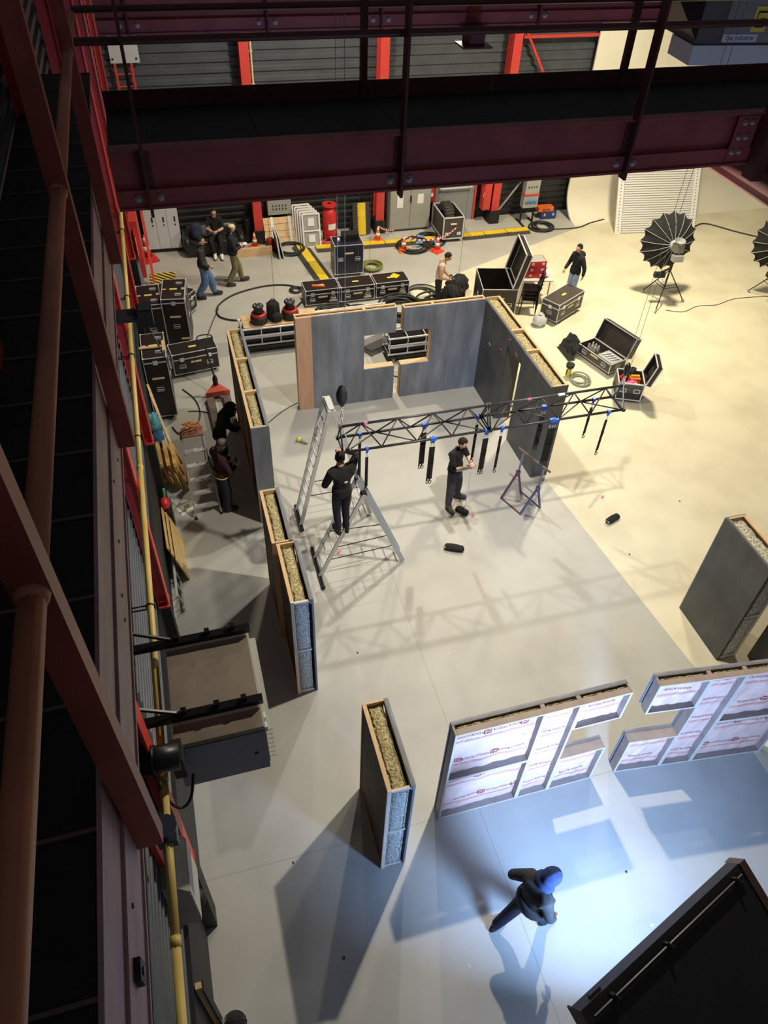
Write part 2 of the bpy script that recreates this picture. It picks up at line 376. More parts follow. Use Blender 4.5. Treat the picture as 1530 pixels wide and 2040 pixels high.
for y, z in ((.54, 8.12), (.9, 8.16), (2.06, 8.08), (2.16, 8.12), (2.46, 8.14), (3.1, 8.08), (1.14, 8.1), (2.8, 8.2)):
    g = G(); g.lathe([(.009, 0), (.009, .004)], 8, X=M.Translation((FX+.012, y, z)) @ M.Rotation(pi/2, 4, 'Y')); g.obj('bolt_hole', BLACK, t)
for y in (1.16, 3.3, 5.42):
    g = G(); g.box(FX+.013, FX+.095, y-.035, y-.028, 8.02, 10.3); g.box(FX+.013, FX+.02, y-.028, y+.035, 8.02, 10.3); g.box(FX+.088, FX+.095, y-.028, y+.03, 8.02, 10.3); g.obj('post', mat('post_steel', (.33, .075, .052), .5, 0, .25, 4), t)
for a, b in ((-.6, 1.13), (1.17, 3.27), (3.31, 5.4), (5.43, 6.3)):
    g = G(); g.tube([(FX+.055, a, 9.36), (FX+.055, b, 9.36)], .03, 12); g.obj('rail', RAIL, t, True)
    g = G(); g.tube([(FX+.055, b-.03, 9.36), (FX+.055, b+.0, 9.36), (FX+.055, b+.02, 9.36)], [.03, .04, .03], 10); g.obj('weld_collar', RAIL, t, True)
# black mats and junk on the deck are too dark to read; one rust-specked box lid near the bottom

# ---------------------------------------------------------------- set flats
def pane(t, rects, T, wool, seed, back):
    pass
flat_n = [0]
def flat(label, loc, rotz, L, T=.33, HT=2.37, bays=None, notch=None, face=FACE, frame=PALEW, topf=GREYW, back='boards', openl=False, openr=False, joints=(), capl=None, capr=None, strip=None, frame_end=None, wool=WOOL, group='insulated studio wall flats'):
    flat_n[0] += 1; sd = flat_n[0]*10
    t = thing('wall_flat', label, 'set wall', (loc[0], loc[1], 0), rotz, group)
    fe = frame_end or frame
    # face boards (v 0..+.03), with a thick grey upper edge
    rects = []
    us = sorted(set([0, L]+[j for j in joints]))
    for a, b in zip(us[:-1], us[1:]): rects.append((a, b, 0, HT))
    if notch:
        u0, u1, z0, z1 = notch; out = []
        for a, b, c, d in rects:
            lo, hi = max(a, u0), min(b, u1)
            if lo >= hi: out.append((a, b, c, d)); continue
            if a < lo: out.append((a, lo, c, d))
            if hi < b: out.append((hi, b, c, d))
            if z0 > c: out.append((lo, hi, c, z0))
            if z1 < d: out.append((lo, hi, z1, d))
        rects = out
    for i, (a, b, c, d) in enumerate(rects):
        g = G(); g.box(a+.0015, b-.0015, 0, .028, c, d)
        fm = face
        if strip and abs(a-strip[0]) < .01 and abs(b-strip[1]) < .01: fm = PINKW
        g.obj('face_board', fm, t)
    # grey batten along the upper edge of the face
    tops = [(a, b) for a, b, c, d in rects if abs(d-HT) < .01]
    g = G(); g.box(min(a for a, b in tops), max(b for a, b in tops), .028, .06, HT-.1, HT+.004); g.obj('top_batten', topf, t)
    if notch and notch[2] > 0:
        u0, u1, z0, z1 = notch
        g = G(); g.box(u0, u1, .028, .06, z0-.08, z0); g.obj('sill_batten', topf, t)
        jb = []
        if u0 > .01: jb.append((u0-.03, u0))
        if u1 < L-.01: jb.append((u1, u1+.03))
        for a, b in jb:
            g = G(); g.box(a, b, .028, .06, z0, z1); g.obj('jamb_batten', topf, t)
    bays = bays or [(0, L, 0, HT)]
    for bi, (a, b, c, d) in enumerate(bays):
        topb = abs(d-HT) < .01
        for e, (u0, u1) in enumerate(((a, a+.03), (b-.03, b))):
            endo = (openl and abs(u0) < .01) or (openr and abs(u1-L) < .01)
            g = G(); g.box(u0+.001, u1-.001, (T-.05) if endo else .062, T, c, d-(.0 if topb else .001)); g.obj('stud', fe if endo else frame, t)
        for (z0, z1), tp in (((c, c+.03), 0), ((d-.03, d), 1)):
            g = G(); g.box(a+.031, b-.031, (T-(.085 if back == 'film' else .05)) if (tp and topb) else .062, T, z0+.001, z1-.001); g.obj('rail', frame, t)
        if (openl and a < .01) or (openr and abs(b-L) < .01):
            u0, u1 = (a, a+.03) if (openl and a < .01) else (b-.03, b)
            for z in (.05, 1.15, d-.06):
                g = G(); g.box(u0, u1, .062, T-.051, z, z+.04); g.obj('end_rail', fe, t)
        ti = .04 if back == 'film' else 0
        g = G(); rough_box(g, a+.034+(0.0 if not (openl and a < .01) else -.018), b-.034+(0.018 if (openr and abs(b-L) < .01) else 0), .085 if T > .25 else .0625, T-.055-ti, c+.034, d-((.05 if T > .25 else .029) if topb else .034), .045, .032, sd+bi)
        g.obj('insulation_batt', [wool], t, True)
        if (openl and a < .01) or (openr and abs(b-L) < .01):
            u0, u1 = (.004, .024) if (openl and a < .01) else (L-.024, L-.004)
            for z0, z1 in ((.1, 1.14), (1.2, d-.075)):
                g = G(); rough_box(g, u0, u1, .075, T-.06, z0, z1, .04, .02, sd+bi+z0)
                g.obj('insulation_end', mat('wool_end_cool_light', (.46, .46, .42), .95, 0, .5, 30, None, 1), t, True)  # same wool; the cool light on the ends is put into the colour
        if back == 'film':
            g = G()
            def fn(p, q, a=a, b=b, c=c, d=d, bi=bi):
                x = a+.03+(b-a-.06)*p; z = c+.03+(d-c-.06)*q
                e = min(p, 1-p, q, 1-q)
                y = T-.075+.014*noise.noise(V((x*5, z*4, sd+bi)))+.012*noise.noise(V((x*13+z*6, z*3, sd+bi*3)))
                if e < .01: y -= .012
                return (x, min(y, T-.045), z)
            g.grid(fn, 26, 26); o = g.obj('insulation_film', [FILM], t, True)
            n = max(1, int((d-c)/.42))
            for k in range(n):
                z = c+(k+.55)*(d-c)/n; q0 = (z-.1-c-.03)/(d-c-.06); dq = .05/(d-c-.06)
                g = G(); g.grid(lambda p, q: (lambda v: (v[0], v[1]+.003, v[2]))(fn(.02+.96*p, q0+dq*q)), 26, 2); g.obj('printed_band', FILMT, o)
                if b-a > .4:
                    for kk in range(2 if b-a > .9 else 1):
                        tx = text('ROCKWOOL', .066, PRINT, o, (a+(b-a)*((.3+.42*kk) if b-a > .9 else .5)+((.1 if k % 2 else -.06) if b-a > .9 else 0), 0, z+.06), (pi/2, 0, pi) if (k+bi) % 2 else (-pi/2, 0, 0))
                        TM = M.Translation(tx.location) @ tx.rotation_euler.to_matrix().to_4x4()   # lay the print on the wrinkled film
                        for v in tx.data.vertices:
                            q = TM @ v.co; v.co = (q.x, fn((q.x-a-.03)/(b-a-.06), (q.z-c-.03)/(d-c-.06))[1]+.005, q.z)
                        tx.location = (0, 0, 0); tx.rotation_euler = (0, 0, 0)
                        if b-a > .9:   # square emblem with a roof line before the word
                            lg = G()
                            for p0, p1 in (((-.29, -.04), (-.20, -.04)), ((-.20, -.04), (-.20, .05)), ((-.20, .05), (-.29, .05)), ((-.29, .05), (-.29, -.04)), ((-.275, .0), (-.245, .035)), ((-.245, .035), (-.215, .0)), ((-.265, -.02), (-.225, -.02))):
                                e = V((p1[0]-p0[0], p1[1]-p0[1])).normalized()*.006; nn = V((-e.y, e.x))
                                lg.add([(p[0]+nn.x*sg, p[1]+nn.y*sg, 0) for p in (p0, p1) for sg in (-1, 1)], [(0, 1, 3, 2)])
                            vs = []
                            for p in lg.v:
                                q = TM @ V(p); q.x = min(max(q.x, a+.035), b-.035); vs.append((q.x, fn((q.x-a-.03)/(b-a-.06), (q.z-c-.03)/(d-c-.06))[1]+.005, q.z))
                            lg.v = vs; lg.obj('printed_emblem', PRINT, o)
            for u0, u1, z0, z1 in ((a, a+.03, c, d), (b-.03, b, c, d), (a+.031, b-.031, c, c+.03), (a+.031, b-.031, d-.03, d)):
                g = G(); g.box(u0, u1, T+.0003, T+.003, z0, z1); g.obj('front_strip', WHITEW, t)
        elif back == 'boards':
            m = 3 if (d-c) > 1.8 else 1
            for k in range(m):
                z0 = c+.035+k*(d-c-.07)/m; z1 = c+.035+(k+1)*(d-c-.07)/m
                g = G(); g.box(a+.033, b-.033, T-.03, T-.016, z0+.006, z1-.006); g.obj('back_panel', DKPLY, t)
    if notch and notch[2] == 0:
        u0, u1, z0, z1 = notch
        for a, b in ((u0-.014, u0), (u1, u1+.014)):
            g = G(); g.box(a, b, .0605, T+.002, 0, z1); g.obj('door_jamb', face, t)
        g = G(); g.box(u0, u1, .0605, T+.002, z1, z1+.014); g.obj('door_head', face, t)
    if capl: g = G(); g.box(-.02, -.0005, 0, T, 0, HT); g.obj('end_board', capl, t)
    if capr: g = G(); g.box(L+.0005, L+.02, 0, T, 0, HT); g.obj('end_board', capr, t)
    return t
HP = pi/2
# left row (face to +X): local x runs along +Y
flat('long flat of three insulation bays nearest the pallet truck', (1.14, 10.46), HP, 3.33, .33, bays=[(0, 1.11, 0, 2.37), (1.11, 2.22, 0, 2.37), (2.22, 3.33, 0, 2.37)], joints=(1.2, 2.4), capl=FACE)
flat('short flat standing between the long left flat and the front left one', (1.03, 7.64), HP, 1.19, .32, capr=GREYW)
flat('left flat with wool showing at its end beside the hanging heater', (1.10, 6.46), HP, 1.16, .33, openl=True, frame_end=PALEG, wool=WOOL)
flat('lone flat standing in the foreground with wool end and tan top edge', (1.68, 3.51), HP, 1.18, .34, openl=True, frame_end=PALEG, frame=PALEW)
# back pair (face to -Y)
flat('back flat with pinkish plywood strip at its left edge', (2.26, 13.87), .0, 2.26, .2, HT=2.40, bays=[(0, 1.53, 0, 2.4), (1.53, 2.26, 0, .9), (1.53, 2.26, 1.79, 2.4)], notch=(1.53, 2.26, .9, 1.79), joints=(.35, 1.53), strip=(0, .35), topf=PALEW)
flat('back flat right of the gap with tall dark seams and window notch', (4.68, 13.87), .0, 1.92, .2, HT=2.36, bays=[(0, .68, 0, .9), (0, .68, 1.78, 2.36), (.68, 1.92, 0, 2.36)], notch=(0, .68, .9, 1.78), joints=(.68, 1.2), topf=PALEW)
# right flat with doorway (face to -X)
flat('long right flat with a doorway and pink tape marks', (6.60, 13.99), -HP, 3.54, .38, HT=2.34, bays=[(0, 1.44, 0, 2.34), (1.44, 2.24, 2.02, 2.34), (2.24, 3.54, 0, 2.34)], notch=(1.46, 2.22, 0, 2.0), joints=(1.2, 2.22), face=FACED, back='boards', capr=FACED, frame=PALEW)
# front window pair, open insulation side towards the camera (-Y)
s = 2.42
flat('front left window flat with printed film and its notch at the right', (2.32+s, 4.16), pi, s, .2, HT=2.40, bays=[(s-1.2, s, 0, 1.17), (s-1.2, s, 1.17, 2.4), (s-1.7, s-1.2, 0, 2.4), (0, s-1.7, 0, .95), (0, s-1.7, 1.76, 2.4)], notch=(0, s-1.7, .95, 1.76), frame=mat('grey_frame_timber', (.30, .24, .215), .6, 0, .12, 5), back='film', face=FACE)
a = -rad(6.5); s = 2.42
flat('front right window flat with brightly lit film and its notch at the left', (5.12+s*cos(a)-.2*sin(a), 3.95+s*sin(a)+.2*cos(a)), pi+a, s, .2, HT=2.40, bays=[(s-.74, s, 0, .92), (s-.74, s, 1.7, 2.4), (s-1.25, s-.74, 0, 2.4), (0, s-1.25, 0, 1.17), (0, s-1.25, 1.17, 2.4)], notch=(s-.74, s, .92, 1.7), frame=mat('grey_frame_timber', (.30, .24, .215), .6, 0, .12, 5), back='film', face=FACE)
# right dark flats
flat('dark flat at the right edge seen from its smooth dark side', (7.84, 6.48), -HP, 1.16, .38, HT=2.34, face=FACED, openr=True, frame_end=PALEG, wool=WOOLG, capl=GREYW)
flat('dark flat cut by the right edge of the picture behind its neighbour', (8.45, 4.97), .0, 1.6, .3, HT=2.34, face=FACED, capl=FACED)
# tape marks on the right flat
for i, (y, z) in enumerate(((12.75, 1.75), (12.02, 2.08), (12.42, 2.2), (13.35, 1.52))):
    o = G().box(-.004, 0, -.05, .05, -.012, .012).obj('tape_mark', mat('pink_tape', (.8, .1, .22), .6) if i < 3 else mat('green_tape', (.5, .8, .1), .6), None, False, (6.6, y, z), (.5 if i % 2 else -.4, 0, 0))
    tag(o, ['pink tape on the right flat left of the doorway', 'pink tape just above the doorway corner', 'pink tape above the doorway nearest the corner', 'small green tape in the corner of the right flat'][i], 'tape')

# ---------------------------------------------------------------- flight cases
def case(label, loc, rotz, d, lid=.3, open_=0, m=CASE, cast=.1, labels=1, handles='f', group='flight cases', hs=2, ends=True, hollow=False, rot=None, name='flight_case', top_label=True, topfit=False):
    # d=(len x, depth y, height z incl. castors); lid fraction of height; open_ angle at the back edge
    t = thing(name, label, 'flight case', loc, rotz, group)
    lx, ly, lz = d; b = cast; zl = lz-(lz-b)*lid; th = .012
    def shell(g, z0, z1, closed_top, closed_bot):
        g.box(-lx/2, lx/2, -ly/2, -ly/2+th, z0, z1); g.box(-lx/2, lx/2, ly/2-th, ly/2, z0, z1)
        g.box(-lx/2, -lx/2+th, -ly/2+th, ly/2-th, z0, z1); g.box(lx/2-th, lx/2, -ly/2+th, ly/2-th, z0, z1)
        if closed_bot: g.box(-lx/2+th, lx/2-th, -ly/2+th, ly/2-th, z0, z0+th)
        if closed_top: g.box(-lx/2+th, lx/2-th, -ly/2+th, ly/2-th, z1-th, z1)
    def edges(g, z0, z1, e=.016):
        for z in (z0, z1):
            zc = z+(e/2-.003 if z == z0 else -e/2+.003)
            for s in (-1, 1):
                g.cb((0, s*(ly/2-e/2+.004), zc), (lx+.008, e, e)); g.cb((s*(lx/2-e/2+.004), 0, zc), (e, ly+.008, e))
        for sx in (-1, 1):
            for sy in (-1, 1): g.cb((sx*(lx/2-e/2+.004), sy*(ly/2-e/2+.004), (z0+z1)/2), (e, e, z1-z0))
    def corners(zs, par):
        for z in zs:
            for sx in (-1, 1):
                for sy in (-1, 1):
                    g = G(); g.ball((sx*(lx/2-.008), sy*(ly/2-.008), z), .024, 8, 6); g.obj('corner', ALU, par, True)
    def handle(par, x, y, z, ax, sgn):
        g = G(); w_, h_ = .075, .055
        for q in ((-w_, w_, h_-.012, h_), (-w_, w_, -h_, -h_+.012), (-w_, -w_+.012, -h_, h_), (w_-.012, w_, -h_, h_)):
            if ax == 'y': g.box(x+q[0], x+q[1], y-.004, y+.004, z+q[2], z+q[3])
            elif ax == 'x': g.box(x-.004, x+.004, y+q[0], y+q[1], z+q[2], z+q[3])
            else: g.box(x+q[0], x+q[1], y+q[2], y+q[3], z-.004, z+.004)
        if ax == 'y': g.tube([(x-.05, y+sgn*.015, z), (x+.05, y+sgn*.015, z)], .01, 6)
        elif ax == 'x': g.tube([(x, y-.05, z), (x, y+.05, z)], .01, 6)
        else: g.tube([(x-.05, y, z+.01), (x+.05, y, z+.01)], .01, 6)
        g.obj('handle', ALU, par)
    def latch(par, x, y, z, ax):
        g = G(); g.cb((x, y, z), (.1, .012, .1) if ax == 'y' else (.012, .1, .1)); g.obj('latch', CHROME, par)
    g = G(); shell(g, b, zl, not (open_ or hollow) and lid == 0, True); g.obj('body', m, t)
    g = G(); edges(g, b, zl); g.obj('edge_trim', ALU, t)
    corners((b+.008,), t)
    if lid > 0:
        lo = D.objects.new('lid', None); C.objects.link(lo); lo.parent = t
        lg = G(); shell(lg, 0, lz-zl-.004, True, False)
        # pivot on the back top edge
        for i, p in enumerate(lg.v): lg.v[i] = (p[0], p[1]-ly/2, p[2])
        eg = G(); edges(eg, 0, lz-zl-.004); eg.v = [(p[0], p[1]-ly/2, p[2]) for p in eg.v]
        D.objects.remove(lo)
        lo = lg.obj('lid', m, t, False, (0, ly/2, zl+.004), (-open_, 0, 0))
        eg.obj('edge_trim', ALU, lo)
        for sx in (-1, 1):
            for sy in (-1, 1):
                g = G(); g.ball((sx*(lx/2-.008), -ly/2+sy*(ly/2-.008), lz-zl-.012), .024, 8, 6); g.obj('corner', ALU, lo, True)
        if top_label and not open_:
            g = G(); g.box(-.09, .09, -ly/2-.035, -ly/2+.035, lz-zl-.004, lz-zl-.002); g.obj('label_plate', YLBL, lo)
        if topfit:
            for hy in (-.28, .28): handle(lo, lx*.22, -ly/2+hy*ly, lz-zl+.002, 'z', 1)
            g = G(); g.cb((lx*.42, -ly/2, lz-zl-.002), (.09, .09, .014)); g.obj('latch', CHROME, lo); g = G(); g.cb((-lx*.4, -ly/2, lz-zl-.002), (.1, .05, .004)); g.obj('label_plate', PALEW, lo)
    else: corners((zl-.008,), t)
    for sgn in (-1, 1):
        nx = 2 if lx > .8 else (2 if hs == 2 else 1)
        for k in range(nx):
            x = 0 if nx == 1 else (-.3+.6*k)*lx
            handle(t, x, sgn*(ly/2+.004), b+(zl-b)*.52, 'y', sgn)
            if lid > 0 and not open_: latch(t, x, sgn*(ly/2+.006), zl, 'y')
        if ends:
            handle(t, sgn*(lx/2+.004), 0, b+(zl-b)*.55, 'x', sgn)
            if lid > 0 and not open_: latch(t, sgn*(lx/2+.006), 0, zl, 'x')
    if labels:
        g = G(); g.cb((0, -ly/2-.002, b+(zl-b)*.72), (.26, .003, .05)); g.obj('label_plate', BLBL, t)
        if labels > 1: g = G(); g.cb((lx*.3, -ly/2-.002, b+(zl-b)*.25), (.22, .003, .05)); g.obj('label_plate', BLBL, t)
    if cast > .05:
        for sx in (-1, 1):
            for sy in (-1, 1):
                x, y = sx*(lx/2-.1), sy*(ly/2-.08)
                g = G(); g.lathe([(.012, -.016), (.042, -.016), (.045, 0), (.042, .016), (.012, .016)], 10, X=M.Translation((x, y, .045)) @ M.Rotation(pi/2, 4, 'Y')); g.box(x-.025, x+.025, y-.03, y+.03, cast-.008, cast); g.box(x-.024, x-.02, y-.012, y+.012, .04, cast); g.box(x+.02, x+.024, y-.012, y+.012, .04, cast); g.obj('caster', RUB, t)
    return t
A90 = pi/2
case('small dark flight case by the hatched floor mat, leftmost of the rear small pair', (-.62, 18.95, 0), 0, (.5, .5, .75), hs=1, labels=0, top_label=False)
case('small dark flight case turned at an angle, right of the rear small pair', (.08, 18.95, 0), -.6, (.55, .42, .62), hs=1, labels=0, top_label=False)
case('tall dark flight case on end against the left wall, top with yellow label', (-.74, 17.45, 0), 0, (.56, 1.0, 1.38), .08, hs=1, labels=0, topfit=True, group='tall flight cases by the left wall')
case('tall dark flight case on end right of its twin, side handles facing the aisle', (-.12, 17.4, 0), -.12, (.56, 1.0, 1.5), .08, hs=1, labels=2, topfit=True, group='tall flight cases by the left wall')
case('tallest dark flight case on end in front of the wooden T-bar', (-.74, 14.72, 0), 0, (.5, 1.0, 1.64), .08, hs=1, labels=1, topfit=True, group='tall flight cases by the left wall')
case('low long flight case with pallet truck handle leaning in front', (.09, 16.1, 0), .14, (1.1, .5, .66), .28, labels=1)
for i, (x, y) in enumerate(((3.82, 18.72), (4.82, 18.72), (5.84, 18.74))):
    case(['brown trunk with orange rods on it, left of the row of three', 'brown trunk in the middle of the row of three with black cable across', 'brown trunk with yellow diamond sticker, right of the row of three'][i], (x, y, 0), .01, (.97, .56, .5), .3, labels=2, cast=.07, hs=1, group='row of three trunks')
o = thing('rod_bundle', 'bright orange plastic rods on the left trunk', 'rods', (3.75, 18.7, .502))
for k in range(3): g = G(); g.tube([(-.17, .05-k*.04, .012), (.17, -.05-k*.03, .012)], .011, 6); g.obj('rod', ORNG, o)
o = G().box(-.11, .11, -.11, .11, 0, .003).obj('warning_sticker', YEL, None, False, (6.0, 18.8, .503), .75); tag(o, 'yellow diamond sticker on the right trunk lid', 'sticker')
t = case('blue-black upright rack case with black box on top behind the trunks', (4.95, 20.25, 0), -.03, (.85, .62, .98), 0, labels=1, cast=.1, hs=2, m=mat('blue_black_laminate', (.018, .018, .035), .35, 0, .1, 20))
o = thing('equipment_box', 'black box standing on the upright rack case', 'box', (5.05, 20.3, .983)); g = G(); g.box(-.24, .24, -.15, .15, 0, .2); g.obj('body', BLACK, o); g = G(); g.box(-.2, .2, -.152, -.15, .03, .17); g.obj('panel', BLACKM, o)
o = thing('cup', 'white paper cup on the upright rack case', 'cup', (4.68, 20.2, .983)); g = G(); g.lathe([(.03, 0), (.04, .11), (.036, .11), (.028, .01)], 12); g.obj('body', WHITE, o, True)
o = tag(G().lathe([(.035, 0), (.04, .02), (.03, .08), (.0, .09)], 10).obj('signal_lamp', REDP, None, True, (5.3, 20.4, .982)), 'small red lamp on the right corner of the upright rack case', 'lamp')
# open case beside the bag pile
t = case('open flight case with raised diamond lid beside the red tool boxes', (8.35, 17.05, 0), -.22, (.95, 1.2, 1.05), .0, hollow=True, labels=1, cast=.1, hs=2)
X = M.Translation((.475, 0, 1.05)) @ M.Rotation(rad(13), 4, 'Y')
g = G(); g.box(.0, .012, -.6, .6, .0, .95, 0, X); g.box(-.16, 0, -.6, -.588, 0, .95, 0, X); g.box(-.16, 0, .588, .6, 0, .95, 0, X); g.box(-.16, 0, -.588, .588, .938, .95, 0, X); lg = g.obj('lid', CASE, t)
g = G()
for x in (0, -.16):
    for a, b in (((-.6, 0), (-.6, .95)), ((-.6, .95), (.6, .95)), ((.6, .95), (.6, 0)), ((.6, 0), (-.6, 0))): g.beam(X @ V((x, *a)), X @ V((x, *b)), .03, .03)
g.obj('edge_trim', ALU, lg)
o = thing('cable_coil', 'black cable coil with yellow plug lying inside the open case', 'cable', (8.35, 17.05, .12))
for k in range(5): g = G(); g.tube([( .25*cos(a)+.06*k, .35*sin(a), .03+.05*k+.02*sin(3*a)) for a in [i*pi/10 for i in range(20)]], .018, 6, closed=True); g.obj('loop', CORD, o)
g = G(); g.tube([(.1, .1, .33), (.22, .16, .35)], .03, 8); g.obj('plug', YEL, o)
# trunk right, open trunks far right
case('brown flight case with yellow tape below the hooded man', (10.22, 16.6, 0), .53, (1.22, .56, .62), .28, m=CASEG, labels=1, cast=.1, hs=1)
t = case('open brown flight case with blankets behind, lid raised', (10.18, 14.12, 0), -1.28, (1.15, .55, .56), .45, 1.9, m=CASEG, labels=1, cast=.1, hs=2)
t = case('open tool trunk under the right end of the truss', (10.12, 12.68, 0), -.42, (.58, .6, .58), .3, 0.0, m=CASEG, labels=0, cast=.1, hs=2) if False else None
t = thing('tool_chest', 'open tool trunk full of gear under the right end of the truss', 'flight case', (10.12, 12.66, 0), -.42, 'flight cases')
g = G(); lx, ly, lz = .6, .6, .55
g.box(-lx/2, lx/2, -ly/2, -ly/2+.015, .1, lz); g.box(-lx/2, lx/2, ly/2-.015, ly/2, .1, lz); g.box(-lx/2, -lx/2+.015, -ly/2, ly/2, .1, lz); g.box(lx/2-.015, lx/2, -ly/2, ly/2, .1, lz); g.box(-lx/2, lx/2, -ly/2, ly/2, .1, .3); g.obj('body', CASEG, t)
g = G()
for z in (.105, lz):
    for s_ in (-1, 1): g.cb((0, s_*ly/2, z), (lx+.02, .025, .025)); g.cb((s_*lx/2, 0, z), (.025, ly+.02, .025))
for sx in (-1, 1):
    for sy in (-1, 1): g.cb((sx*lx/2, sy*ly/2, .33), (.025, .025, .45))
g.obj('edge_trim', ALU, t)
for x in (-.16, .16): g = G(); [g.box(x+p[0], x+p[1], -.312, -.302, .36+p[2], .36+p[3]) for p in ((-.075, .075, .04, .055), (-.075, .075, -.055, -.04), (-.075, -.06, -.055, .055), (.06, .075, -.055, .055))]; g.obj('handle', ALU, t)
for sx in (-1, 1):
    for sy in (-1, 1): g = G(); g.lathe([(.04, -.015), (.045, 0), (.04, .015)], 10, X=M.Translation((sx*.2, sy*.2, .045)) @ M.Rotation(pi/2, 4, 'Y')); g.box(sx*.2-.03, sx*.2+.03, sy*.2-.03, sy*.2+.03, .08, .1); g.obj('caster', RUB, t)
Xl = M.Translation((.32, 0, lz)) @ M.Rotation(rad(14), 4, 'Y')
g = G(); g.box(0, .12, -.3, .3, 0, .015, 0, Xl); g.box(.105, .12, -.3, .3, 0, .55, 0, Xl); g.box(0, .12, -.3, -.285, 0, .55, 0, Xl); g.box(0, .12, .285, .3, 0, .55, 0, Xl); g.box(0, .12, -.3, .3, .535, .55, 0, Xl); lo = g.obj('lid', CASE, t)
g = G(); [g.beam(Xl @ V(a), Xl @ V(b), .025, .025) for a, b in (((0, -.3, .55), (0, .3, .55)), ((0, -.3, 0), (0, -.3, .55)), ((0, .3, 0), (0, .3, .55)), ((.12, -.3, .55), (.12, .3, .55)), ((.12, -.3, 0), (.12, -.3, .55)))]; g.obj('edge_trim', ALU, lo)
g = G(); rough_box(g, .02, .06, -.2, .1, .1, .35, .05, .03, 5); g.v = [tuple(Xl @ V(p)) for p in g.v]; g.obj('tool_pouch', BLKFAB, lo, True)
def item(name, label, cat, loc, rz, parts, group=None):
    t = thing(name, label, cat, loc, rz, group)
    for nm, d, m, z in parts: g = G(); g.cb((z[0], z[1], z[2]+d[2]/2), d); g.obj(nm, m, t)
    return t
cR = lambda x, y, z: tuple(M.Translation((10.12, 12.66, 0)) @ M.Rotation(-.42, 4, 'Z') @ V((x, y, z)))
item('power_tool', 'orange and yellow power tool case in the tool trunk', 'tool', cR(.12, .1, .302), -.3, [('body', (.24, .2, .2), ORNG, (0, 0, 0)), ('grip', (.2, .04, .05), YEL, (0, 0, .201)), ('base', (.26, .22, .02), BLACK, (0, 0, -.0))])
t = thing('pot', 'black cylinder pot standing at the back of the tool trunk', 'pot', cR(.06, .22, .302), 0); g = G(); g.lathe([(.07, 0), (.07, .36), (.06, .36), (.06, .2)], 14); g.obj('body', BLACK, t, True)
item('tool_box', 'red screwdriver box in the tool trunk', 'tool', cR(-.15, .12, .302), .4, [('body', (.16, .12, .17), REDP, (0, 0, 0)), ('grip', (.1, .03, .03), BLACK, (0, 0, .171))])
item('folder', 'pink and orange folders lying in the tool trunk', 'folder', cR(.02, -.1, .302), .2, [('lower_folder', (.26, .15, .16), mat('salmon', (.85, .3, .18), .6), (0, 0, 0)), ('upper_folder', (.2, .1, .02), mat('magenta', (.75, .1, .35), .6), (-.01, .01, .161))])
item('work_glove', 'grey glove lying at the front of the tool trunk', 'glove', cR(.16, -.18, .302), -.5, [('palm', (.14, .07, .18), ALUD, (0, 0, 0)), ('cuff', (.05, .08, .185), BLACK, (.1, 0, 0))])
item('orange_block', 'small orange box in the front left corner of the tool trunk', 'box', cR(-.22, -.22, .302), 0, [('body', (.1, .1, .21), ORNG, (0, 0, 0)), ('cap', (.06, .06, .02), BLACK, (0, 0, .211))])
# gear in the open brown case
cB = lambda x, y, z: tuple(M.Translation((10.18, 14.12, 0)) @ M.Rotation(-1.28, 4, 'Z') @ V((x, y, z)))
t = thing('divider_tray', 'grey metal tray of fittings inside the open brown case', 'tray', cB(.28, .0, .113), -1.28); g = G(); g.box(-.25, .25, -.2, .2, 0, .22); g.obj('tray', ALUD, t)
for k in range(4): g = G(); g.tube([(-.18+k*.1, -.1, .235), (-.1+k*.1, .12, .25)], .018, 8); g.obj('fitting', ALU, t)
t = thing('glass_jars', 'clear plastic bottles in the far end of the open brown case', 'bottles', cB(-.3, 0, .113), -1.28)
for k in range(6): g = G(); g.lathe([(.04, 0), (.04, .2), (.02, .24), (.02, .27)], 10, (-.1+.1*(k % 3), -.08+.14*(k//3), 0)); g.obj('bottle', mat('clear_plastic', (.5, .5, .46), .2), t, True)
# wheel crate with tyre at the door
t = thing('wheel_crate', 'open dark crate with tyre inside in front of the grey door', 'crate', (8.75, 22.1, 0), -.02)
g = G(); lx, ly = .66, 1.15
g.box(-lx/2, lx/2, -ly/2, -ly/2+.02, .12, .8); g.box(-lx/2, lx/2, ly/2-.02, ly/2, .12, .8); g.box(-lx/2, -lx/2+.02, -ly/2, ly/2, .12, .8); g.box(lx/2-.02, lx/2, -ly/2, ly/2, .12, .8); g.box(-lx/2, lx/2, -ly/2, ly/2, .12, .14); g.obj('body', CASEG, t)
g = G()
for z in (.13, .8):
    for s_ in (-1, 1): g.cb((0, s_*ly/2, z), (lx+.03, .035, .035)); g.cb((s_*lx/2, 0, z), (.035, ly+.03, .035))
for sx in (-1, 1):
    for sy in (-1, 1): g.cb((sx*lx/2, sy*ly/2, .46), (.035, .035, .68))
g.obj('edge_trim', ALU, t)
for x in (-.2, .2): g = G(); g.cb((x, -ly/2-.012, .28), (.13, .02, .09)); g.obj('handle', ALU, t)
g = G(); g.cb((0, -ly/2-.013, .6), (.2, .004, .05)); g.obj('label_plate', WHITE, t)
for sx in (-1, 1):
    for sy in (-1, 1): g = G(); g.lathe([(.05, -.02), (.06, 0), (.05, .02)], 10, X=M.Translation((sx*.25, sy*.45, .06)) @ M.Rotation(pi/2, 4, 'Y')); g.cb((sx*.25, sy*.45, .105), (.08, .08, .03)); g.obj('caster', RUB, t)
t = thing('tyre', 'knobbly black vehicle tyre standing in the dark crate', 'tyre', (8.72, 22.2, .57))
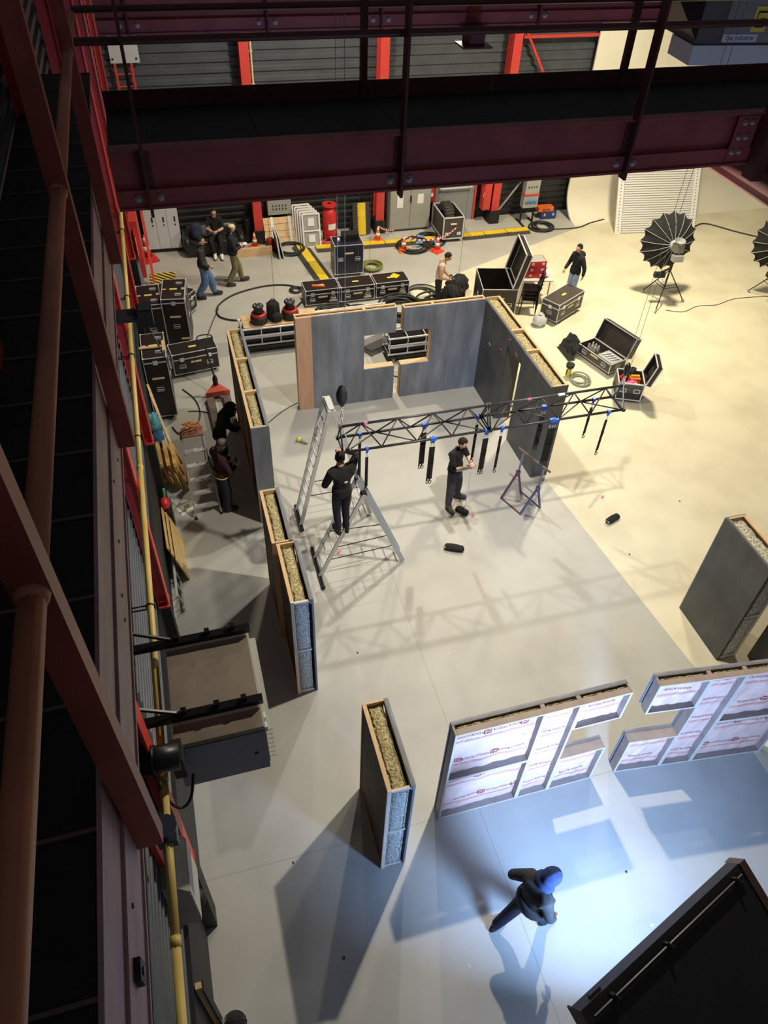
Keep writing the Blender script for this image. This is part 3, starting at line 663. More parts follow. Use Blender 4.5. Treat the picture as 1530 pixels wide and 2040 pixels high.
g = G(); g.lathe([(.2, -.14), (.4, -.14), (.43, -.09), (.43, .09), (.4, .14), (.2, .14), (.2, -.14)], 28, X=M.Rotation(pi/2, 4, 'Y')); g.obj('carcass', RUB, t)
for k in range(28):
    a = 2*pi*k/28
    for s_ in (-1, 1): g = G(); g.cb((s_*.07, 0, .44), (.1, .05, .03), 0, M.Rotation(a+.1*s_, 4, 'X')); g.obj('tread_block', RUB, t)

# ---------------------------------------------------------------- back wall fittings
g = G(); g.box(8.62, 9.98, YB-.12, YB-.06, .0, 2.15); d1 = struct(g.obj('door_1', GREYD)); d1['label'] = 'grey steel fire door with push bar'
g = G(); g.box(8.55, 8.62, YB-.16, YB-.03, 0, 2.2); g.box(9.98, 10.05, YB-.16, YB-.03, 0, 2.2); g.box(8.55, 10.05, YB-.16, YB-.03, 2.15, 2.22); g.obj('door_frame', REDW, d1)
g = G(); g.tube([(8.75, YB-.12, 1.12), (8.75, YB-.22, 1.12), (9.85, YB-.22, 1.12), (9.85, YB-.12, 1.12)], .025, 8); g.obj('push_bar', ALU, d1)
for x, z in ((9.15, 1.7), (9.42, 1.64)): g = G(); g.box(x-.11, x+.11, YB-.124, YB-.121, z-.13, z+.13); g.obj('notice', PAPER, d1)
t = thing('electrical_cabinet', 'tall grey two-door electrical cabinet with rows of push buttons', 'cabinet', (7.62, 22.62, 0))
g = G(); g.box(-.68, .68, 0, .5, .06, 1.95); g.obj('body', GREYM, t)
g = G(); g.box(-.66, .66, .02, .48, 0, .06); g.obj('base', BLACK, t)
for k, x in enumerate((-.34, .34)):
    g = G(); g.box(x-.325, x+.325, -.02, -.001, .1, 1.93); dd = g.obj('door', GREYM, t)
    for i in range(4):
        for j in range(4):
            g = G(); g.cyl((x-.12+i*.08, -.02, 1.35+j*.1), (x-.12+i*.08, -.035, 1.35+j*.1), .018, n=8); g.obj('push_button', REDP if (i+j+k) % 3 == 0 else BLACK, dd)
    g = G(); g.box(x-.11, x+.09, -.023, -.021, .78+.1*k, 1.18); g.obj('notice', PAPER, dd)
g = G(); g.box(-.02, .02, -.05, -.021, .95, 1.15); g.obj('handle', BLACK, t)
g = G(); g.prism([(-.09, 0), (.09, 0), (0, .16)], .003, M.Translation((.3, -.022, 1.75)) @ M.Rotation(pi/2, 4, 'X')); g.obj('warning_sign', YEL, t)
t = thing('control_panel', 'grey wall control panel with round buttons beside red column', 'panel', (3.42, 22.75, 0))
g = G(); g.box(-.36, .36, 0, .38, .82, 1.65); g.obj('box', GREYM, t)
for i in range(5):
    for j in (0, 1, 4, 5): g = G(); g.cyl((-.2+i*.1, 0, 1.0+j*.1), (-.2+i*.1, -.02, 1.0+j*.1), .02, n=8); g.obj('push_button', BLACK, t)
t = thing('distribution_box', 'grey power distribution box with blue sockets on black stand', 'electrical box', (11.72, 22.45, 0))
g = G(); g.box(-.26, .26, -.12, .12, .55, .95); g.box(-.25, .25, -.12, .12, 1.0, 1.75); g.obj('body', GREYM, t)
g = G(); g.box(-.27, .27, -.14, .13, .95, 1.0); g.obj('red_band', REDP, t)
for k in range(3): g = G(); g.lathe([(.06, 0), (.065, .05), (.04, .06)], 12, X=M.Translation((-.14+.14*k, -.12, .78)) @ M.Rotation(pi/2+.3, 4, 'X')); g.obj('socket', mat('socket_blue', (.12, .3, .6), .4), t)
for k in range(4): g = G(); g.box(-.16+.09*k, -.13+.09*k, -.135, -.12, 1.2, 1.25); g.obj('breaker', BLACK, t)
g = G(); g.prism([(-.08, 0), (.08, 0), (0, .14)], .003, M.Translation((.02, -.121, 1.48)) @ M.Rotation(pi/2, 4, 'X')); g.obj('warning_sign', YEL, t)
for x in (-.22, .22): g = G(); g.box(x-.025, x+.025, -.025, .025, .04, .55); g.box(x-.03, x+.03, -.38, .3, 0, .04); g.obj('leg', BLACK, t)
t = thing('junction_box', 'narrow grey box mounted on red back wall column', 'electrical box', (10.84, 22.6, 0)); g = G(); g.box(-.1, .12, 0, .18, 1.35, 2.0); g.obj('body', GREYM, t); g = G(); g.box(-.08, .1, -.01, 0, 1.4, 1.95); g.obj('cover', GREYM, t)
def extinguisher(loc, label, s=1):
    t = thing('fire_extinguisher', label, 'fire extinguisher', loc, 0, 'fire extinguishers')
    g = G(); g.lathe([(.06*s, 0), (.085*s, .02), (.085*s, .42*s), (.05*s, .5*s), (.03*s, .53*s)], 14); g.obj('cylinder', REDP, t, True)
    g = G(); g.box(-.02, .06, -.02, .02, .53*s, .57*s); g.box(-.02, .1, -.012, .012, .59*s, .61*s); g.obj('valve', BLACK, t)
    g = G(); g.tube(smooth_path([(.05, 0, .55*s), (.13*s, -.02, .45*s), (.1*s, -.06, .2*s)]), .012, 6); g.obj('hose', BLACK, t)
    g = G(); g.grid(lambda a, b: (.087*s*sin((a-.5)*1.4), -.087*s*cos((a-.5)*1.4), .2*s+.12*s*b), 6, 1); g.obj('label_plate', WHITE, t)
extinguisher((10.22, 22.75, .62), 'red fire extinguisher hanging right of the grey door', 1.25)
extinguisher((8.42, 22.95, .75), 'small red fire extinguisher between cabinet and grey door')
t = thing('red_cabinet', 'red hose cabinet hanging on the left side of the right back wall column', 'cabinet', (10.30, 22.75, 0)); g = G(); g.box(-.14, .12, -.1, .2, .45, 1.35); g.obj('body', REDW, t); g = G(); g.box(-.13, .11, -.115, -.1, .5, 1.3); g.obj('door', REDW, t); g = G(); g.box(-.1, .06, -.12, -.05, 1.4, 1.75); g.obj('control_unit', WHITE, t)
t = thing('locker', 'pale blue-grey three-door metal locker in the far left corner', 'locker', (-.16, 22.6, 0), -.03)
g = G(); g.box(-.48, .5, 0, .5, .12, 2.0); g.obj('body', mat('locker_grey', (.62, .66, .68), .45), t)
g = G(); g.box(-.46, .48, .03, .48, 0, .12); g.obj('base', BLACK, t)
for k in range(3):
    x = -.47+k*.325; g = G(); g.box(x, x+.31, -.018, -.001, .14, 1.98); dd = g.obj('door', _m['locker_grey'], t)
    g = G(); g.box(x+.2, x+.24, -.03, -.019, .95, 1.1); g.cyl((x+.22, -.019, .86), (x+.22, -.032, .86), .022, n=8); g.obj('handle', BLACK, dd)
g = G(); g.box(-.1, .16, -.024, -.0185, 1.3, 1.75); g.obj('notice', PAPER, t)
o = G().box(.55, .85, YB-.1, YB-.085, 1.35, 1.55).obj('paper_notice', PAPER); tag(o, 'white paper notice on the black back wall beside the locker', 'paper')
# sofa, backpack, speaker-like bin
t = thing('sofa', 'black leather sofa against the back wall with a person sitting on it', 'sofa', (1.3, 22.48, 0), -.02)
g = G(); g.box(-.85, .85, -.45, .38, .08, .40); g.obj('base', BLACK, t)
LEA = mat('black_leather', (.02, .02, .021), .4, 0, .2, 6)
for x in (-.4, .4): g = G(); g.ball((x, -.08, .42), (.39, .38, .07), 14, 8, fn=lambda q: 1/max(abs(q.x), abs(q.y), abs(q.z))**.55); g.obj('seat_cushion', LEA, t, True)
g = G(); g.ball((0, .30, .52), (.80, .13, .22), 16, 8, fn=lambda q: 1/max(abs(q.x), abs(q.y), abs(q.z))**.7); g.obj('backrest', LEA, t, True)
for x in (-.81, .81): g = G(); g.ball((x, 0, .36), (.12, .42, .2), 12, 8, fn=lambda q: 1/max(abs(q.x), abs(q.y), abs(q.z))**.7); g.obj('armrest', LEA, t, True)
t = thing('backpack', 'dark blue backpack leaning on the left end of the sofa', 'backpack', (.8, 22.3, .5)); g = G(); g.ball((0, 0, .22), (.16, .12, .25), 12, 8, fn=lambda q: 1/max(abs(q.x), abs(q.y), abs(q.z))**.5); g.obj('body', mat('navy_cloth', (.02, .03, .07), .9), t, True); g = G(); g.ball((0, -.11, .14), (.12, .05, .13), 10, 6); g.obj('pocket', _m['navy_cloth'], t, True); g = G(); g.tube([(-.07, .02, .42), (0, .02, .52), (.07, .02, .42)], .012, 6); g.obj('strap', BLACK, t)
t = thing('cushion', 'grey cushion beside the backpack on the black sofa', 'cushion', (1.08, 22.35, .52)); g = G(); g.ball((0, 0, .16), (.17, .06, .17), 12, 8, fn=lambda q: 1/max(abs(q.x), abs(q.z), .6)**.5, X=M.Rotation(-.3, 4, 'X')); g.obj('body', mat('grey_cloth', (.09, .09, .09), .9), t, True); g = G(); g.tube([(-.15, -.03, .02), (.15, -.03, .02)], .008, 5); g.obj('seam', BLACK, t)
t = thing('waste_bin', 'black bin standing between the sofa and the orange cone', 'bin', (2.38, 22.85, 0)); g = G(); g.lathe([(.12, 0), (.14, .7), (.145, .72), (.13, .72), (.11, .05)], 16); g.obj('body', BLACK, t, True); g = G(); g.lathe([(.15, .7), (.15, .75), (.14, .75)], 16); g.obj('rim', BLACKM, t, True)
# timbers, plank stack, case panels
t = thing('timber_beam', 'pale timber beam lying on the floor in front of the cone', 'timber', (2.35, 21.85, 0), .0); g = G(); g.box(-.56, .62, -.06, .06, 0, .2); g.obj('beam', PALEW, t); g = G(); g.box(-.56, .62, -.055, .07, .2005, .25); g.obj('top_board', PALEW, t)
t = thing('plank_stack', 'stack of pale planks leaning on the back wall under the control panel', 'planks', (3.5, 22.45, 0))
Xr = M.Rotation(rad(-28), 4, 'X')
for k in range(4): g = G(); g.box(-.62, .42, -.04, .05, .01+k*.2, .2+k*.2, 0, Xr); g.obj('plank', PALEW, t)
for x in (-.35, .2): g = G(); g.box(x-.04, x+.04, -.046, -.041, .0, .82, 0, Xr); g.obj('tape_strip', WHITE, t)
t = thing('helmet', 'dark red round helmet hanging beside the plank stack', 'helmet', (2.98, 22.15, 0)); g = G(); g.ball((0, 0, .2), (.16, .13, .2), 14, 10); g.obj('shell', mat('dark_red', (.25, .02, .02), .5), t, True); g = G(); g.box(-.14, .14, -.12, .12, 0, .03); g.obj('base', BLACK, t)
t = thing('case_panels', 'upright aluminium-edged black case panels behind the far yellow ramp', 'case panel', (3.15, 21.75, 0), .0, None)
for k in range(2):
    X = M.Translation((.12*k, 0, 0)) @ M.Rotation(rad(-6-4*k), 4, 'Y'); g = G(); g.box(-.012, .012, -.3, .35, .02, .72, 0, X); p = g.obj('panel', BLACK, t)
    g = G(); [g.beam(X @ V((0, *a)), X @ V((0, *b)), .04, .03) for a, b in (((-.3, .02), (-.3, .72)), ((.35, .02), (.35, .72)), ((-.3, .72), (.35, .72)), ((-.3, .37), (.35, .37)), ((-.3, .02), (.35, .02)))]; g.obj('edge_trim', ALU, p)
# stacked white folding lamp frames
for k in range(5):
    t = thing('light_fixture', ['white framed floodlight fixture, frontmost of the stack with bright panels', 'white framed fixture, second in the stack by the back wall', 'white framed fixture, third in the stack by the back wall', 'white framed fixture, fourth in the stack by the back wall', 'white framed fixture, rearmost of the stack by the back wall'][k], 'light fixture', (4.28-.05*k, 22.05+.13*k, 0), 0, 'stacked white light fixtures', rot=(rad(-12), 0, 0))
    z0, z1 = .02, 1.0+.02*k; g = G()
    for a, b in (((-.26, z0), (.26, z0)), ((.26, z0), (.26, z1)), ((.26, z1), (-.26, z1)), ((-.26, z1), (-.26, z0)), ((-.26, .5), (.26, .5))): g.beam((a[0], 0, a[1]), (b[0], 0, b[1]), .05, .045)
    g.obj('frame', WHITE, t)
    for za, zb in ((.06, .46), (.54, .95)):
        g = G(); g.box(-.22, .22, .005, .02, za, zb); p = g.obj('reflector', ALUD, t)
        g = G(); g.box(-.1, .1, -.02, .0, za+.1, zb-.08); g.obj('lamp_unit', WHITE, p)
# compressed-gas trolley
t = thing('gas_trolley', 'red gas bottle on a two-wheeled trolley by the back wall', 'trolley', (4.93, 22.5, 0))
g = G(); g.lathe([(.2, .1), (.22, .14), (.22, .85), (.17, 1.0), (.06, 1.06)], 18); g.obj('bottle', REDP, t, True)
g = G(); g.lathe([(.2, 1.08), (.22, 1.08), (.22, 1.14), (.2, 1.14)], 16); g.obj('guard_ring', REDP, t)
g = G(); g.lathe([(.03, 1.06), (.03, 1.18), (.02, 1.2)], 8); g.box(-.06, .1, -.015, .015, 1.12, 1.15); g.obj('valve', BLACK, t)
for x in (-.27, .27): g = G(); g.lathe([(.05, -.03), (.14, -.03), (.15, 0), (.14, .03), (.05, .03)], 16, X=M.Translation((x, .05, .15)) @ M.Rotation(pi/2, 4, 'Y')); g.obj('wheel', GREYM, t)
g = G(); g.tube([(-.27, .05, .15), (.27, .05, .15)], .02); g.tube([(-.3, -.3, .03), (-.1, -.1, .1), (.1, -.1, .1), (.3, -.3, .03)], .025); g.box(-.36, .36, -.42, -.3, .01, .05); g.obj('frame', REDP, t)
g = G(); g.grid(lambda a, b: (.223*sin((a-.3)*1.2), -.223*cos((a-.3)*1.2), .4+.18*b), 6, 1); g.obj('label_plate', WHITE, t)
t = thing('speaker_box', 'small black box standing right of the red gas trolley', 'box', (5.8, 22.75, 0)); g = G(); g.box(-.12, .12, 0, .2, 0, .42); g.obj('body', BLACK, t); g = G(); g.box(-.1, .1, -.008, 0, .04, .38); g.obj('grille', BLACKM, t)
# cones
def cone(loc, label, s=1, m=ORNG):
    t = thing('traffic_cone', label, 'traffic cone', loc, random.random(), 'traffic cones')
    g = G(); g.cb((0, 0, .02*s), (.34*s, .34*s, .04*s)); g.lathe([(.15*s, .04*s), (.14*s, .09*s)], 8); g.obj('base', m, t)
    pr = lambda z: (.115-.195*z)*s
    def sec(z0, z1): return [(pr(z0), z0*s), (pr(z1), z1*s)]
    g = G(); g.lathe(sec(.07, .5), 18); g.obj('cone_body', m, t, True)
    for a, b in ((.2, .29), (.37, .45)):
        g = G(); g.lathe([(r+.002, z) for r, z in sec(a, b)], 18); g.obj('white_band', WHITE, t, True)
    return t
cone((-.72, 22.2, 0), 'large red and white cone by the left wall red steel', 1.55, REDP)
cone((2.52, 22.35, 0), 'orange cone beside the red column at the sofa end')
cone((6.4, 22.05, 0), 'orange cone tied with tape to the cabinet by the upright ramp')
cone((7.02, 21.25, 0), 'orange cone left of the cable coils, middle of the floor')
cone((8.05, 21.0, 0), 'orange-red cone with striped tape right of the cable coils', 1, mat('red_orange', (.85, .08, .03), .5))
# cable ramps
def ramp(loc, rz, L, label, n=2, rot=None):
    t = thing('cable_ramp', label, 'cable ramp', loc, rz, 'yellow cable ramps', rot=rot)
    k = L/n
    for i in range(n):
        y0, y1 = -L/2+i*k+.006, -L/2+(i+1)*k-.006
        g = G(); g.add([(x, y, z) for y in (y0, y1) for x, z in ((-.28, 0), (-.13, .055), (.13, .055), (.28, 0))], [(0, 1, 5, 4), (1, 2, 6, 5), (2, 3, 7, 6), (3, 0, 4, 7), (0, 3, 2, 1), (4, 5, 6, 7)]); g.obj('rubber_body', RUB, t)
        g = G(); g.box(-.125, .125, y0+.005, y1-.005, .0555, .068); [g.box(-.14, -.125, y0+.05+j*.09, y0+.09+j*.09, .05, .062) for j in range(int(k/.09)-1)]; g.obj('yellow_lid', YEL, t)
    return t
ramp((4.05, 20.95, 0), .12, 2.5, 'long yellow cable ramp running from the coils towards the trunks', 2)
ramp((4.75, 21.92, 0), HP-.03, .8, 'short yellow cable ramp left of the rack case', 1)
ramp((7.0, 21.85, 0), HP-.03, 2.6, 'yellow cable ramp between rack case and cable coils', 3)
ramp((10.35, 21.85, 0), HP+.02, 2.4, 'yellow cable ramp on the right reaching the distribution box', 3)
ramp((6.02, 22.7, .5), 0, 1.0, 'yellow cable ramp standing upright against the back wall', 1, rot=(rad(80), 0, 0))
def stripes_mat():
    m = mat('hazard_stripes', (.7, .55, .05), .6); nt = m.node_tree; tc = nt.nodes.new('ShaderNodeTexCoord'); wv = nt.nodes.new('ShaderNodeTexWave'); wv.bands_direction = 'DIAGONAL'; wv.inputs['Scale'].default_value = 3.4
    r = nt.nodes.new('ShaderNodeValToRGB'); r.color_ramp.interpolation = 'CONSTANT'; r.color_ramp.elements[0].color = (.02, .02, .02, 1); r.color_ramp.elements[1].position = .5; r.color_ramp.elements[1].color = (.75, .58, .05, 1)
    nt.links.new(tc.outputs['Object'], wv.inputs[0]); nt.links.new(wv.outputs[0], r.inputs[0]); nt.links.new(r.outputs[0], nt.nodes['Principled BSDF'].inputs['Base Color']); return m
HZ = stripes_mat()
o = G().box(-.36, .36, -.33, .33, 0, .012).obj('hazard_mat', HZ, None, False, (-.38, 20.95, 0)); tag(o, 'black and yellow hatched mat on the floor near the left wall', 'mat')
o = G().box(-.4, .4, -.2, .2, 0, .012).obj('hazard_mat', HZ, None, False, (8.0, 22.1, 0), .2); tag(o, 'black and yellow hatched mat under the cables by the cabinet', 'mat')
# cables on the floor
def cable(name, label, pts, r=.018, m=CORD, cat='cable', k=8, group=None):
    o = G().tube(smooth_path(pts, k), r, 6).obj(name, m, None, True); return tag(o, label, cat, group)
cable('cable', 'thick black cable looping across the grey floor left of the reels', [(3.6, 19.3, .03), (3.1, 19.75, .03), (2.4, 19.85, .03), (1.5, 19.55, .03), (.98, 19.0, .03), (.95, 18.45, .03), (1.35, 18.15, .03), (1.9, 18.2, .03), (2.5, 18.0, .03), (2.9, 18.3, .03), (3.28, 18.75, .03)], .022)
cable('cable', 'thin black cable running from the cable loop to the long flight case', [(.98, 18.9, .012), (.7, 18.1, .012), (.52, 17.4, .012), (.55, 16.42, .012)], .012)
cable('cable', 'thin cable on the floor from the tall case to the pallet truck', [(-.25, 14.4, .012), (.1, 14.3, .012), (.6, 13.9, .012), (1.2, 13.4, .012)], .01)
cable('cable', 'dark cable curling at the foot of the tallest flight case', [(-.3, 15.3, .015), (-.05, 14.8, .015), (.0, 14.2, .015), (-.2, 13.7, .015), (-.5, 13.6, .015), (-.65, 13.9, .015)], .015)
cable('cable', 'black cable from the meter box stand to the louvred board', [(11.6, 22.0, .015), (12.4, 21.75, .015), (13.3, 21.7, .015), (13.9, 21.95, .015), (14.5, 22.1, .03)], .022)
cable('cable', 'black cable with blue plug crossing the cream floor at far right', [(16.6, 20.75, .02), (17.3, 20.95, .02), (17.9, 21.1, .02), (18.6, 20.3, .02), (19.4, 19.5, .02)], .022)
cable('cable', 'thin wavy cable on the cream floor between the two umbrella lights', [(13.35, 16.15, .01), (13.8, 15.95, .01), (14.4, 16.15, .01), (15.0, 16.1, .01), (15.8, 16.3, .01), (17, 16.2, .01)], .008)
cable('cable', 'thin cable on the floor seen through the back window gap', [(4.9, 16.4, .01), (5.3, 15.6, .01), (4.6, 15.1, .01), (5.0, 14.6, .01), (5.4, 15.0, .01)], .012)
cable('cable', 'cable on the grey floor inside the set by the pinkish flat', [(2.35, 14.2, .01), (1.9, 13.95, .01), (1.4, 13.5, .01)], .01)
def coil(loc, label, R=.4, n=6, r=.02, m=CORD, sq=1):
    t = thing('cable_coil', label, 'cable', loc, random.random()*3, 'cable coils')
    for k in range(n):
        dx, dy = random.uniform(-.12, .12)*R*2, random.uniform(-.12, .12)*R*2; rr = R*random.uniform(.75, 1.1)
        g = G(); g.tube([(dx+rr*cos(a), dy+rr*sq*sin(a), r+.6*r*k+.01*sin(2*a+k)) for a in [i*pi/14 for i in range(28)]], r, 6, closed=True); g.obj('loop', m, t, True)
    return t
coil((3.25, 19.45, 0), 'small tangle of black cable at the left end of the trunk row', .16, 5, .014)
coil((7.45, 21.5, 0), 'black cable coils on the floor between the two middle cones', .5, 7)
coil((8.05, 21.75, 0), 'black cable coils close to the wheel crate', .45, 6)
coil((12.1, 21.95, 0), 'black cable coil on the floor beside the meter box stand', .36, 6)
coil((6.75, 18.45, 0), 'loose black cable coil with orange bits at the right trunk', .42, 4)
coil((5.85, 17.7, 0), 'heap of black cables behind the gap between the back flats', .55, 9, .03)
coil((7.0, 17.75, 0), 'heap of black cables at the feet of the shirtless man', .5, 8, .03)
coil((4.0, 17.7, 0), 'black cable bundle lying in front of the left trunk', .45, 9, .03)
coil((4.7, 17.65, 0), 'black cable bundle lying in front of the middle trunk', .4, 8, .03)
coil((3.5, 22.0, 0), 'grey cable loops in front of the leaning plank stack', .42, 4, .03)
coil((9.28, 13.5, 0), 'small grey cable coil on the cream floor beside the right flat corner', .22, 5, .018, mat('grey_green', (.25, .27, .2), .7))
coil((5.75, 20.35, 0), 'olive cable coil leaning at the right of the rack case', .3, 6, .025, mat('olive_cable', (.2, .2, .05), .7))
for i, (x, y) in enumerate(((7.55, 21.35), (8.1, 21.35), (7.75, 21.75))):
    t = thing('power_plug', ['blue cable plug left in the coils', 'blue cable plug right in the coils near the red cone', 'blue cable plug behind in the coils'][i], 'plug', (x, y, .13), i*1.3); g = G(); g.cyl((-.1, 0, .04), (.06, 0, .04), .045, n=10); g.obj('body', mat('socket_blue', (.12, .3, .6), .4), t); g = G(); g.cyl((.06, 0, .04), (.12, 0, .04), .052, n=10); g.obj('collar', mat('socket_blue', (.12, .3, .6), .4), t)
def tape(label, a, b, sag):
    t = thing('barrier_tape', label, 'tape', a, 0, 'red and white barrier tape'); d = V(b)-V(a); n = 14
    for k in range(n):
        p = [d*s_+V((0, 0, -sag*4*s_*(1-s_))) for s_ in (k/n, (k+1)/n)]; g = G(); g.beam(p[0], p[1], .012, .05); g.obj('tape_segment', REDP if k % 2 else WHITE, t)
tape('striped barrier tape from the cone to the cabinet foot', (6.42, 22.05, .48), (7.1, 22.55, .1), .05)
tape('striped barrier tape between the two middle cones', (7.05, 21.25, .46), (8.0, 21.0, .42), .08)
tape('striped barrier tape from the red cone to the wheel crate', (8.1, 21.0, .42), (8.85, 21.5, .5), .06)
# tool boxes by the black wall
t = thing('tool_box', 'blue tool box with orange case on top by the black back wall', 'tool box', (12.6, 22.7, 0), .0); g = G(); g.box(-.28, .28, -.15, .15, 0, .26); g.obj('body', mat('dark_blue', (.03, .05, .16), .5), t); g = G(); [g.box(x-.03, x+.03, -.165, -.15, .12, .2) for x in (-.16, .16)]; g.obj('latch', ALU, t)
t = thing('tool_box', 'orange tool case lying on the blue tool box', 'tool box', (12.5, 22.7, .262), .0); g = G(); g.box(-.3, .25, -.14, .14, 0, .14); g.obj('body', ORNG, t); g = G(); g.tube([(-.15, -.14, .07), (-.12, -.2, .09), (.08, -.2, .09), (.1, -.14, .07)], .015, 6); g.obj('handle', BLACK, t)
# white louvred board leaning on the cyclorama
t = thing('louvre_board', 'large white louvred board with perforated edges leaning on the cyclorama', 'board', (15.75, 20.85, 0), -.12, rot=(rad(-24), 0, -.12))
g = G(); g.box(-1.42, 1.42, .02, .05, 0, 3.2); g.obj('back_board', mat('off_white_board', (.62, .60, .52), .6), t)
for x in (-1.32, 1.32): g = G(); g.box(x-.1, x+.1, -.01, .02, 0, 3.2); s_ = g.obj('side_strip', WHITE, t); g = G(); [g.lathe([(.018, 0), (.018, .002)], 6, X=M.Translation((x, -.0102, .1+.1*k)) @ M.Rotation(pi/2, 4, 'X')) for k in range(31)]; g.obj('perforation', BLACK, s_)
for k in range(44): g = G(); g.box(-1.2, 1.2, -.012, .015, 0, .052, 0, M.Translation((0, 0, .03+k*.071)) @ M.Rotation(rad(9), 4, 'X')); g.obj('slat', WHITE, t)
# umbrella lights on stands
def umbrella(loc, rz, label, R=.82):
    t = thing('umbrella_light', label, 'studio light', loc, rz, 'black umbrella lights')
    hz = 1.62; n = 16; hub = V((0, 0, hz))
    # umbrella: bowl axis along local +y tilted down; outside (black) towards -y
    X = M.Translation((0, .1, hz)) @ M.Rotation(rad(-8), 4, 'X')
    def prof(s_): return (R*s_, .42*s_*s_)
    for k in range(n):
        a0, a1 = 2*pi*k/n, 2*pi*(k+1)/n
        def fn(p, q):
            a = a0+(a1-a0)*p; r, d = prof(.06+q*.94); sc = 1-.12*q*q*sin(pi*p); sag = .02*sin(pi*p)*q
            return X @ V((r*sc*cos(a), d-sag, r*sc*sin(a)))
        g = G(); g.grid(fn, 4, 8); g.obj('canopy_panel', BLKFAB, t, True)
        g = G(); g.tube([X @ V((prof(s_)[0]*cos(a0), prof(s_)[1]-.012, prof(s_)[0]*sin(a0))) for s_ in (.06, .25, .45, .65, .85, 1)], .008, 5); g.obj('rib', ALUD, t)
    g = G(); g.cyl(X @ V((0, -.16, 0)), X @ V((0, .02, 0)), .11, .13, 14); g.obj('speed_ring', CHROME, t)
    g = G(); g.box(-.12, .12, -.42, -.17, -.1, .12, 0, X); lm = g.obj('lamp_head', mat('lamp_metal', (.30, .29, .27), .35, .4), t)
    g = G(); g.lathe([(.1, 0), (.15, .1), (.14, .1), (.09, .01)], 14, X=X @ M.Translation((0, -.3, .12)) @ M.Rotation(.3, 4, 'X')); g.obj('reflector', ALUD, lm)
    g = G(); g.box(-.14, .14, -.5, -.3, -.32, -.16, 0, X); g.obj('yoke', ALUD, t)
    g = G(); g.tube([(0, -.15, .45), (0, -.15, 1.42)], .022, 8); g.tube([(0, -.15, 1.0), (0, -.15, 1.2)], .04, 8); g.obj('column', BLACKM, t)
    g = G(); g.box(-.42, -.12, -.22, -.08, .8, .93); g.tube([(-.42, -.15, .85), (-.02, -.15, 1.05)], .03, 6); g.obj('ballast', BLACK, t)
    for k in range(3):
        a = 2*pi*k/3+pi/2+.5; e = V((.68*cos(a), -.15+.68*sin(a), .06)); g = G(); g.tube([(0, -.15, 1.0), e], .016, 6); g.tube([(0, -.15, .5), V((.34*cos(a), -.15+.34*sin(a), .58))], .01, 5); g.obj('leg', BLACKM, t)
        g = G(); g.lathe([(.045, -.02), (.05, 0), (.045, .02)], 10, X=M.Translation((e.x, e.y, .05)) @ M.Rotation(a, 4, 'Z') @ M.Rotation(pi/2, 4, 'X')); g.obj('caster', GREYM, t)
    for k in range(3):
        a = 2*pi*k/3+pi/2+.5; b = a+2*pi/3; g = G(); g.tube([(.4*cos(a), -.15+.4*sin(a), .5), (.4*cos(b)*.0, -.15, .42)], .01, 5); g.obj('spreader', BLACKM, t)
    g = G(); g.tube(smooth_path([(-.1, -.2, 1.1), (-.2, -.25, .8), (-.1, -.25, .7), (-.05, -.2, .95)]), .006, 5); g.obj('cord', CORD, t)
    for k in range(4): g = G(); g.beam(X @ V((.10+.012*k, .028, -.26-.07*k)), X @ V((.15-.008*(k % 2), .03, -.28-.07*k)), .012, .006); g.obj('logo_stroke', WHITE, t)
    return t
umbrella((13.45, 16.75, 0), -.18, 'black umbrella studio light on tripod in the middle of the cream floor')
umbrella((16.7, 16.1, 0), -.1, 'black umbrella studio light cut by the right edge of the picture')
# table with red tool boxes, chairs
t = thing('folding_table', 'light grey folding table carrying red tool boxes behind the chairs', 'table', (9.85, 17.85, 0), -.2)
g = G(); g.box(-.42, .42, -.62, .62, .71, .74); g.obj('tabletop', mat('table_grey', (.62, .6, .55), .5), t)
for x in (-.36, .36):
    for y in (-.52, .52): g = G(); g.tube([(x, y, 0), (x, y, .71)], .018, 6); g.obj('leg', ALUD, t)
for k in range(3):
    t = thing('red_tool_box', ['red tool box with silver clips at the bottom of the table stack', 'red tool box with silver clips in the middle of the table stack', 'red tool box with grey lid on top of the table stack'][k], 'tool box', (9.72, 17.6, .742+k*.162), -.2+.05*k, 'stacked red tool boxes')
    g = G(); w_ = .3-.03*k; g.box(-w_, w_, -.2, .2, 0, .16); g.obj('body', REDP, t); g = G(); g.box(-w_+.02, w_-.02, -.18, .18, .155, .1605); g.obj('lid', GREYM if k == 2 else REDP, t)
    for x in (-.15, .15): g = G(); g.box(x-.04, x+.04, -.215, -.2, .06, .12); g.obj('latch', ALU, t)
t = thing('helmet', 'round black helmet behind the red tool boxes on the table', 'helmet', (9.85, 18.05, .742)); g = G(); g.ball((0, 0, .14), (.13, .15, .14), 14, 10); g.obj('shell', BLACKM, t, True); g = G(); g.lathe([(.14, .0), (.15, .03), (.13, .05)], 14); g.obj('rim', BLACK, t)
o = G().grid(lambda a, b: (.3*(a-.5), .4*(b-.5), .004+.004*sin(a*5)), 4, 4).obj('paper_sheet', PAPER, None, False, (10.12, 17.75, .742), .3); tag(o, 'white paper sheet on the table right of the red boxes', 'paper')
o = G().grid(lambda a, b: (.3*(a-.5), .2*(b-.5), .004+.004*sin(b*5)), 4, 4).obj('paper_sheet', PAPER, None, False, (10.0, 18.2, .742), -.5); tag(o, 'white paper at the far end of the table', 'paper')
t = thing('pliers', 'dark pliers on the front edge of the folding table', 'tool', (9.98, 17.36, .742), .5); g = G(); g.tube([(-.1, .02, .01), (0, 0, .01), (.1, .03, .01)], .012, 6); g.obj('handle', BLACK, t); g = G(); g.tube([(-.1, -.03, .012), (0, 0, .012), (.1, -.02, .012)], .012, 6); g.obj('handle', BLACK, t)
